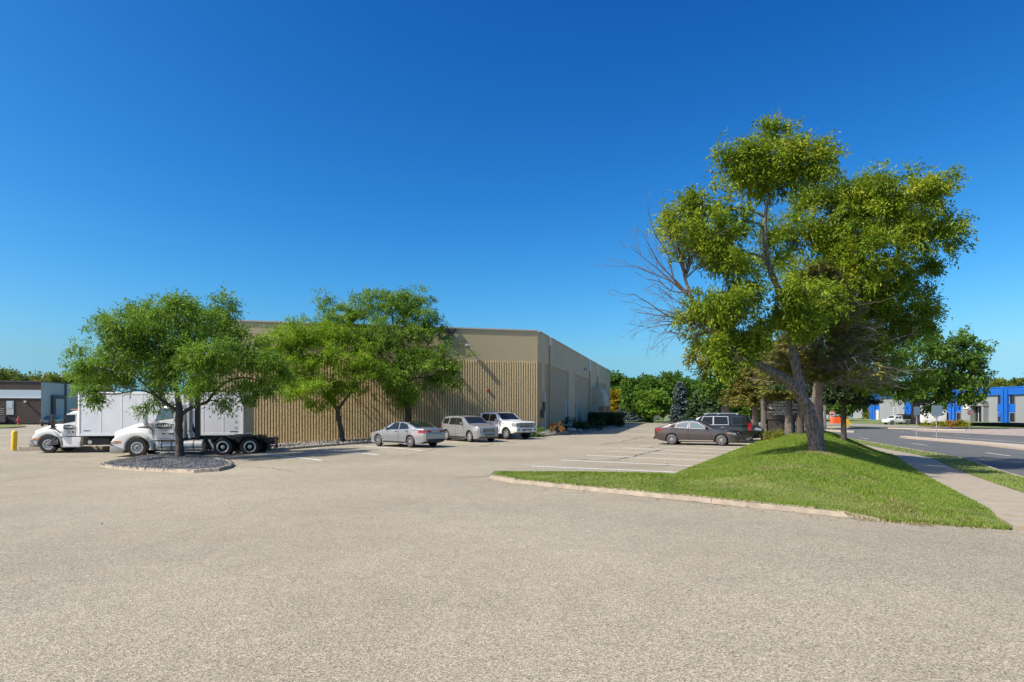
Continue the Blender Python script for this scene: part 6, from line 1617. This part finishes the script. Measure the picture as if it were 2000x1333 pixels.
# --- tree lines
def tree_row(specs, group, lab, d0, leafs, seed, wmul=1.0):
    for i, (px, top, w) in enumerate(specs):
        round_tree(lab[i] if isinstance(lab, (list, tuple)) else lab, px, d0 + (i * 7) % 11, top, w, leafs[i % len(leafs)], seed + i, 'distant_tree', group, py_bot=815, dense=.8, ll=.8)
tree_row([(-30, 712, 70), (8, 722, 44), (38, 733, 46), (62, 738, 40), (92, 738, 40), (112, 731, 34), (128, 731, 34), (150, 735, 40), (185, 738, 50), (405, 738, 40)], 'trees beyond the dock building',
         ['tall distant tree at the left edge behind the brown roof', 'distant tree rising second from the left edge behind the brown roof', 'low green distant tree over the middle of the brown roof', 'low green distant tree over the seam of the brown and grey walls', 'yellowing distant tree over the grey roof', 'rounded distant tree over the grey dock door', 'distant tree with rusty leaves over the grey drainpipe', 'distant tree touching the left tips of the honey locust'] + ['distant tree showing through the left gaps of the honey locust', 'distant tree showing between the honey locust and the ribbed wall'], 172, [M_FAR, M_FAR, M_FAR, M_FAR, M_YEL, M_FAR, M_YEL, M_FAR], 70)
tree_row([(1700, 752, 60), (1740, 750, 60), (1790, 748, 60), (1850, 746, 66), (1905, 747, 60), (1945, 744, 56), (1985, 737, 60), (2030, 734, 66)], 'trees beyond the blue roof',
         ['distant wood tree above the left end of the blue cornice', 'distant wood tree between the spruce tips and the spreading tree, over the blue cornice'] + ['distant wood tree behind the trunk of the spreading tree over the road', 'distant wood tree behind the middle of the spreading crown over the road', 'distant wood tree behind the right edge of the spreading crown over the road'] + ['distant wood tree above the blue cornice, left of the tallest', 'tall distant wood tree above the blue cornice near the picture edge', 'tallest distant wood tree above the blue cornice at the picture edge'], 215, [M_FAR], 90)

# --- shrubs
def shrub(name, label, cat, c, r, leaf, seed, n=160, ll=.10, lw=.05, group=None, boxy=False, clumps=None):
    g = np.random.default_rng(seed); c = np.array(c, float); root = thing(name, label, cat, tuple(c), 0, group)
    if boxy:
        k = 2600; half = np.array(r); p = g.uniform(-1, 1, (k, 3)); ax_ = g.integers(0, 3, k); p[np.arange(k), ax_] = np.sign(p[np.arange(k), ax_]) * g.uniform(.86, 1.02, k)
        p = p * half + [0, 0, half[2]]; axv = unit(g.normal(size=(k, 3))); nn = unit(g.normal(size=(k, 3))); sdv = unit(np.cross(axv, nn))
        V = np.stack([p, p + axv * ll * .5 + sdv * lw, p + axv * ll, p + axv * ll * .5 - sdv * lw], 1).reshape(-1, 3); F = np.arange(len(V)).reshape(-1, 4)
        o = link_mesh('foliage', mesh_np('foliage', V, F), leaf, root); o['kind'] = 'stuff'
        bm = bmesh.new(); box(bm, -half[0] * .86, half[0] * .86, -half[1] * .86, half[1] * .86, 0, half[2] * 1.8, .1); obj('inner_growth', bm, mat('hedge_core', (.012, .02, .008), .95), root)
        return root
    cl = clumps or [((0, 0, r[2] * .75), r, n)]
    V, F, _ = leaf_cloud(cl, 9, .22, ll, lw, .1, .3, .5, g); o = link_mesh('foliage', mesh_np('foliage', V, F), leaf, root); o['kind'] = 'stuff'
    st_ = [(np.array([[0, 0, -.05], u * np.array(r) * .4 + [0, 0, r[2] * .5], u * np.array(r) * .8 + [0, 0, r[2] * .8]]), np.array([.018, .012, .006])) for u in (unit(g.normal(size=3)) * [1, 1, .4] for _ in range(7))]
    V, F = tubes_np(st_, 4); link_mesh('stems', mesh_np('stems', V, F), M_BARKD, root)
    return root
def bedpt(px, py, zf): p = Pg(px, py, 0, lambda x, y: float(zf(np.array([x]), np.array([y]))[0])); return p
for px, py, r, lf, nm, lab, n, sd in ((1087, 844, (.50, .48, .46), M_ORN, 'shrub', 'orange and red leaved shrub at the building corner', 110, 1), (1052, 850.5, (.85, .5, .30), M_LOC, 'shrub', 'low light green shrub spilling over the kerb by the white pickup', 120, 2)):
    p = bedpt(px, py, bed_z if px < 1060 else bed2_z); shrub(nm, lab, 'shrub', p, r, lf, sd, n)
for px, py, r, lab, sd in ((1113, 842, (.62, .6, .62), 'dark rounded shrub left of the low spreading ones by the side wall', 3), (1131, 840, (.5, .5, .36), 'small dark shrub between the rounded shrub and the spreading one', 4), (1149, 838.5, (1.2, .9, .42), 'low spreading dark shrub in front of the clipped hedge', 5), (1165, 838, (1.2, .9, .5), 'low dark shrub under the left end of the clipped hedge', 6)):
    p = bedpt(px, py, bed2_z); shrub('shrub', lab, 'shrub', p, r, M_HEDGE, sd, 130, .13, .07, 'dark shrubs along the side wall')
hx, hy = (1166 - CX) / FPX * 74, 74.0
shrub('hedge', 'square clipped dark hedge block nearer the building entrance', 'hedge', (hx, hy, .3), (.85, 1.5, .72), M_HEDGE, 7, boxy=True, ll=.16, lw=.08)
hx, hy = (1195 - CX) / FPX * 80, 80.0
shrub('hedge', 'longer clipped dark hedge block at the far kerb of the side bed', 'hedge', (hx, hy, .2), (1.15, 2.6, .76), M_HEDGE, 8, boxy=True, ll=.16, lw=.08)
p = bedpt(1209, 832.5, bed2_z); shrub('shrub', 'round dark bush closing the right end of the clipped hedge', 'shrub', (p.x - .6, p.y, .1), (.9, .9, .75), M_HEDGE, 9, 150, .16, .08)
for px, lab, sd in ((1499, 'yellow green globe shrub left in front of the brown sign', 10), (1524, 'yellow green globe shrub right in front of the brown sign', 11)):
    b = at_bank(px, 40.5, -.03); shrub('shrub', lab, 'shrub', b, (.36, .36, .26), leaf_mat('lime_leaf', [(.10, .13, .012), (.20, .22, .02), (.30, .29, .03)], .3, .5), sd, 140, .09, .04, 'globe shrubs before the brown sign')
g_ = np.random.default_rng(3)
for i, (px, lab) in enumerate(((1812, 'tan ornamental tuft left of the white trailer wheels over the road'), (1838, 'tan ornamental tuft just right of the white trailer over the road'), (1862, 'rusty shrub at the foot of the blue pilaster'), (1882, 'low rusty shrub between pilaster and stop sign'))):
    p = Pg(px, 833.5); shrub('shrub', lab, 'shrub', p, (1.3, .8, .55), M_YEL if i != 2 else M_ORN, 20 + i, 90, .3, .12, 'shrubs on the far verge')
# boulders in the bed
M_ROCK = mat('boulder', (.33, .31, .28), .9, noise=.25, nscale=4, bump=.8, bscale=6)
for px, py, r, lab in ((1116, 845, .42, 'largest pale boulder at the front of the side bed'), (1132, 843.8, .26, 'smaller boulder right of the largest in the side bed')):
    p = bedpt(px, py, bed2_z); bm = bmesh.new(); bmesh.ops.create_icosphere(bm, subdivisions=3, radius=r)
    for v in bm.verts: v.co = v.co * (1 + .18 * math.sin(v.co.x * 9 + px) * math.cos(v.co.y * 7) + .06 * math.sin(v.co.z * 23)); v.co.z *= .68
    o = obj('boulder', bm, M_ROCK, loc=(p.x, p.y, p.z + r * .35), smooth=70); tag(o, lab, 'boulder', 'boulders in the side bed')

# fallen leaves
def litter(name, poly, zf, n, m, size=.05):
    xs = [p[0] for p in poly]; ys = [p[1] for p in poly]; k = n * 8
    x = rng.uniform(min(xs), max(xs), k); y = rng.uniform(min(ys), min(60, max(ys)), k); keep = in_poly(x, y, poly); x, y = x[keep][:n], y[keep][:n]; n = len(x); z = zf(x, y) + .02
    a = rng.uniform(0, 6.28, n); L = size * rng.uniform(.6, 1.4, n); c, s_ = np.cos(a) * L, np.sin(a) * L; h = rng.uniform(0, .02, n)
    V = np.stack([np.stack([x - c, y - s_, z], 1), np.stack([x + s_ * .45, y - c * .45, z + h], 1), np.stack([x + c, y + s_, z + .01], 1), np.stack([x - s_ * .45, y + c * .45, z + h], 1)], 1).reshape(-1, 3)
    o = link_mesh(name, mesh_np(name, V, np.arange(4 * n).reshape(-1, 4)), m); o['kind'] = 'stuff'
M_LITTER = leaf_mat('dry_leaf', [(.16, .10, .035), (.28, .19, .05), (.38, .30, .07), (.22, .14, .06)], .1, .7)
litter('fallen_leaves', GRASS, lambda x, y: bank_z(x, y) + .02, 420, M_LITTER)
kb = [tuple(np.array(q) + np.array([0, -.02])) for q in KF] + [tuple(np.array(q) + np.array([-.25, -.75])) for q in KF[::-1]]
litter('fallen_leaves', kb, lambda x, y: B(x, y) - .012, 110, M_LITTER, .04)
litter('fallen_leaves', [xy2(380, 930), xy2(470, 918), xy2(720, 880), xy2(560, 878)], lambda x, y: B(x, y) - .012, 90, M_LITTER, .05)
# ================================================================== STREET FURNITURE
M_POST = mat('galvanised_post', (.42, .43, .44), .45, metal=.5)
M_SREAR = mat('sign_back', (.36, .40, .41), .4, metal=.6)
M_SRED = mat('sign_red', (.52, .02, .025), .45)
M_SYEL = mat('sign_yellow', (.70, .42, .02), .45)
M_SWHT = mat('sign_white', (.78, .78, .76), .5)
# yellow bollard
p = Pg(27, 880.5)
t = thing('bollard', 'yellow painted steel bollard at the left edge of the lot', 'bollard', tuple(p))
bm = bmesh.new(); lathe(bm, [(.15, -.1), (.15, 1.10), (.145, 1.16), (.11, 1.21), (.001, 1.23)], 20, 'Z'); o = obj('sleeve', bm, mat('bollard_yellow', (.78, .50, .015), .5, noise=.08, nscale=6), t, smooth=40); o.rotation_euler = (0, R(2.5), 0)
bm = bmesh.new(); lathe(bm, [(.19, -.05), (.19, .02), (.151, .03)], 20, 'Z'); obj('collar', bm, M_CONC, t)
# hydrant
d = 109; p = Vector(((36.5 - CX) / FPX * d, d, 0)); p.z = Bz(p.x, p.y) + .1
t = thing('fire_hydrant', 'red fire hydrant on the grass before the brown wall', 'hydrant', tuple(p))
M_HYD = mat('hydrant_red', (.42, .03, .03), .5)
bm = bmesh.new(); lathe(bm, [(.26, -.1), (.26, .08), (.17, .12), (.16, .85), (.2, .9), (.19, 1.05), (.10, 1.2), (.05, 1.3), (.001, 1.32)], 16, 'Z'); obj('barrel', bm, M_HYD, t, smooth=40)
for a in (0, math.pi): 
    bm = bmesh.new(); cyl(bm, (.12 * math.cos(a), 0, .7), (.34 * math.cos(a), 0, .7), .10, n=10); obj('nozzle_cap', bm, M_HYD, t)
bm = bmesh.new(); cyl(bm, (.45, .1, 0), (.8, .1, 1.9), .03, n=6); tag(obj('marker_rod', bm, M_GREYD, loc=tuple(p)), 'dark slanted marker rod beside the red hydrant', 'marker')

def post_sign(name, label, cat, px, py_base, h, parts, group=None, d=None, post=.035, rz=None, base=None):
    p = base or Pg(px, py_base)
    root = thing(name, label, cat, tuple(p), 0 if rz is None else rz, group)
    bm = bmesh.new(); cyl(bm, (0, 0, -.2), (0, 0, h), post, n=8); obj('post', bm, M_POST, root)
    return root
def plate_sign(root, pts, z, m, th=.012, y=-.05, name='sign_plate'):
    bm = bmesh.new(); a = [bm.verts.new((x, y, z + q)) for x, q in pts]; b = [bm.verts.new((x, y + th, z + q)) for x, q in pts]
    bm.faces.new(a); bm.faces.new(b[::-1]); n = len(a)
    for i in range(n): bm.faces.new((a[i], a[(i + 1) % n], b[(i + 1) % n], b[i]))
    bmesh.ops.recalc_face_normals(bm, faces=bm.faces[:])
    return obj(name, bm, m, root)
def ngon(n, r, a0=0): return [(r * math.cos(R(a0) + 2 * math.pi * i / n), r * math.sin(R(a0) + 2 * math.pi * i / n)) for i in range(n)]
def rect(w, h): return [(-w / 2, -h / 2), (w / 2, -h / 2), (w / 2, h / 2), (-w / 2, h / 2)]
def facing(y): # text facing -y
    M = Matrix.Identity(4); M[0][0], M[1][0], M[2][0] = 1, 0, 0; M[0][1], M[1][1], M[2][1] = 0, 0, 1; M[0][2], M[1][2], M[2][2] = 0, -1, 0; M[1][3] = y
    return M
# two sign backs on the median
def median_pt(px, py): p = Pg(px, py); p.z += .12; return p
r1 = post_sign('road_sign', 'road sign seen from its grey back at the tip of the median', 'sign', 1790, 855.3, 3.05, None, 'sign backs on the median', base=median_pt(1790, 855.8), rz=R(16))
plate_sign(r1, rect(.78, .80), 2.62, M_SREAR, y=-.07); plate_sign(r1, rect(.12, 1.2), 2.4, M_POST, y=-.045, name='bracket')
r2 = post_sign('road_sign', 'road sign seen from its grey back, second and wider on the median', 'sign', 1829, 858.5, 3.1, None, 'sign backs on the median', base=median_pt(1829, 860.3), rz=R(6))
plate_sign(r2, rect(1.08, .98), 2.62, M_SREAR, y=-.07); plate_sign(r2, rect(.12, 1.2), 2.4, M_POST, y=-.045, name='bracket')
def stop(label, px, py, h, r, group, dist=None):
    root = post_sign('stop_sign', label, 'stop sign', px, py, h, None, group)
    plate_sign(root, ngon(8, r, 22.5), h - r, M_SWHT, y=-.055); f = plate_sign(root, ngon(8, r * .92, 22.5), h - r, M_SRED, y=-.062, th=.006, name='sign_face')
    text_obj('stop_text', 'STOP', r * .68, M_SWHT, f, facing(-.064) @ Matrix.Translation((0, h - r, 0)), .001, bold=.012)
    return root
stop('stop sign on a post before the white panel of the building entrance', 1893, 838.5, 2.8, .36, 'stop signs over the road')
stop('stop sign on the small median seen beside the trunk of the leaning ash', 1624.5, 838.6, 2.75, .38, 'stop signs over the road')
r3 = post_sign('warning_sign', 'yellow diamond hazard sign on a short post in the far verge', 'sign', 1654, 840, 1.55, None)
plate_sign(r3, ngon(4, .62, 0), 1.0, M_SYEL)
r4 = post_sign('road_sign', 'white no turn sign with a black arrow in front of the grey wall', 'sign', 1749, 833.0, 3.25, None)
plate_sign(r4, rect(.85, 1.1), 2.7, M_SWHT)
f = plate_sign(r4, [(-.30, 0), (-.12, .14), (-.12, .05), (.30, .05), (.30, -.05), (-.12, -.05), (-.12, -.14)], 2.36, M_SIGNB, y=-.056, th=.005, name='arrow')
text_obj('sign_text', 'EXIT', .26, M_SIGNB, r4, facing(-.056) @ Matrix.Translation((0, 3.02, 0)), .001, bold=.008); text_obj('sign_text', 'ONLY', .24, M_SIGNB, r4, facing(-.056) @ Matrix.Translation((0, 2.70, 0)), .001, bold=.008)
# wooden pole
p = Pg(1611.5, 840.5); t = thing('utility_pole', 'short weathered grey pole right of the leaning ash trunk', 'pole', tuple(p)); bm = bmesh.new(); cyl(bm, (0, 0, -.2), (0, 0, 5.4), .17, .13, 10); obj('shaft', bm, M_BARK, t)
# orange skid machine / dumpster
p = Pg(1636, 829.0); t = thing('dumpster', 'bright orange dumpster with dark lid on the far verge', 'dumpster', tuple(p))
M_ORG = mat('dumpster_orange', (.75, .12, .015), .5, noise=.06, nscale=2)
bm = bmesh.new(); prism(bm, [(-1.15, .15), (1.15, .15), (1.25, 1.35), (1.0, 1.75), (-1.0, 1.45), (-1.25, 1.2)], -.75, .75, .04); b = obj('body', bm, M_ORG, t, smooth=30)
bm = bmesh.new(); prism(bm, [(-1.02, 1.47), (1.0, 1.77), (1.0, 1.84), (-1.02, 1.54)], -.78, .78); obj('lid', bm, M_GREYD, t)
bm = bmesh.new(); [box(bm, x - .05, x + .05, -.80, -.752, .2, 1.3) for x in (-.7, 0, .7)]; obj('rib', bm, M_ORG, b)
bm = bmesh.new(); box(bm, .45, 1.0, -.77, -.753, .8, 1.15); obj('side_opening', bm, M_GREYD, b)
# blue and white panel post beside it
p = Pg(1647.5, 829.5); t = thing('banner_post', 'blue over white banner post right of the orange dumpster', 'post', tuple(p)); bm = bmesh.new(); box(bm, -.25, .25, -.05, .05, 0, 1.5); obj('white_panel', bm, M_SWHT, t); bm = bmesh.new(); box(bm, -.25, .25, -.05, .05, 1.502, 2.7); obj('blue_panel', bm, M_BLUE, t)
# small utility box
p = Pg(1605, 843.5); t = thing('utility_box', 'small green grey utility box by the road median behind the ash trunk', 'utility box', tuple(p)); bm = bmesh.new(); box(bm, -.35, .35, -.3, .3, -.05, .75, .05); o = obj('cabinet', bm, mat('cabinet_green', (.10, .13, .11), .6), t); bm = bmesh.new(); box(bm, -.3, .3, -.32, -.301, .1, .62); obj('cabinet_door', bm, mat('cabinet_green2', (.12, .15, .13), .6), o)
# lawn sign
p = Vector((*at(1282.5, 104, 0)[:2], Bz(at(1282.5, 104)[0], 104))); t = thing('yard_sign', 'small white yard sign on two legs on the far lawn', 'sign', tuple(p))
bm = bmesh.new(); box(bm, -.5, .5, -.04, .04, .75, 1.75, .01); obj('board', bm, M_SWHT, t)
for sg in (-1, 1): bm = bmesh.new(); box(bm, sg * .42 - .05, sg * .42 + .05, -.05, .05, -.1, .749); obj('leg', bm, M_SWHT, t)
# brown monument sign
M_MON = mat('sign_brown', (.085, .068, .062), .7, noise=.06, nscale=2)
M_MONL = mat('sign_brown_side', (.15, .125, .11), .75)
dS = 43.0; xs = (1525 - CX) / FPX * dS; zs = bankz(xs, dS) - .1
t = thing('monument_sign', 'dark brown tenant sign with white lettering behind the globe shrubs', 'sign', (xs, dS, zs), R(-5))
px2 = dS / FPX
hb = CAM_H - (820 - HY) * px2 - zs; ht = CAM_H - (765 - HY) * px2 - zs; wS = 62 * px2
bm = bmesh.new(); box(bm, -wS / 2, wS / 2, -.22, .22, hb, ht, .01); pn = obj('panel', bm, M_MON, t)
bm = bmesh.new(); box(bm, -wS / 2 + .18, wS / 2 - .18, -.18, .18, -.3, hb - .001); obj('plinth', bm, mat('sign_plinth', (.06, .05, .046), .8), t)
bm = bmesh.new(); box(bm, -wS / 2 - .16, -wS / 2 - .002, -.27, .27, -.3, ht + .05, .01); obj('side_post', bm, M_MONL, t)
bm = bmesh.new(); box(bm, wS / 2 + .002, wS / 2 + .16, -.27, .27, -.3, ht + .05, .01); obj('side_post', bm, M_MONL, t)
def zpy(py): return CAM_H - (py - HY) * px2 - zs
for s_, py, size in (('BUSINESS', 786, .27), ('CENTER', 791.8, .01), ('GREEN BAY PACKAGING', 797.3, .165), ('3 2 1 GRANITE', 801.2, .165), ('NORTH STAR REFRIGERATION INC', 805.1, .135), ("LALLAR'S DELIVERY", 809.0, .165)):
    if s_ == 'CENTER': s_, size = 'BUSINESS CENTER', .235
    elif s_ == 'BUSINESS': s_, size = 'COMMERCE', .25
    text_obj('sign_text', s_, size, M_SWHT, pn, facing(-.224) @ Matrix.Translation((.1, zpy(py), 0)), .004, bold=.005)
# pebble on the asphalt strip
p = Pg(1244, 929.5); bm = bmesh.new(); bmesh.ops.create_icosphere(bm, subdivisions=2, radius=.09)
for v in bm.verts: v.co.z *= .6; v.co.x *= 1.5
tag(obj('stone', bm, M_ROCK, loc=(p.x, p.y, p.z + .04), smooth=60), 'loose grey stone lying at the back edge of the grass strip', 'stone')
p = Pg(198, 1024); bm = bmesh.new(); bmesh.ops.create_icosphere(bm, subdivisions=2, radius=.022)
tag(obj('stone', bm, M_ROCK, loc=(p.x, p.y, p.z + .01)), 'tiny pale stone chip lying alone on the open asphalt', 'stone')
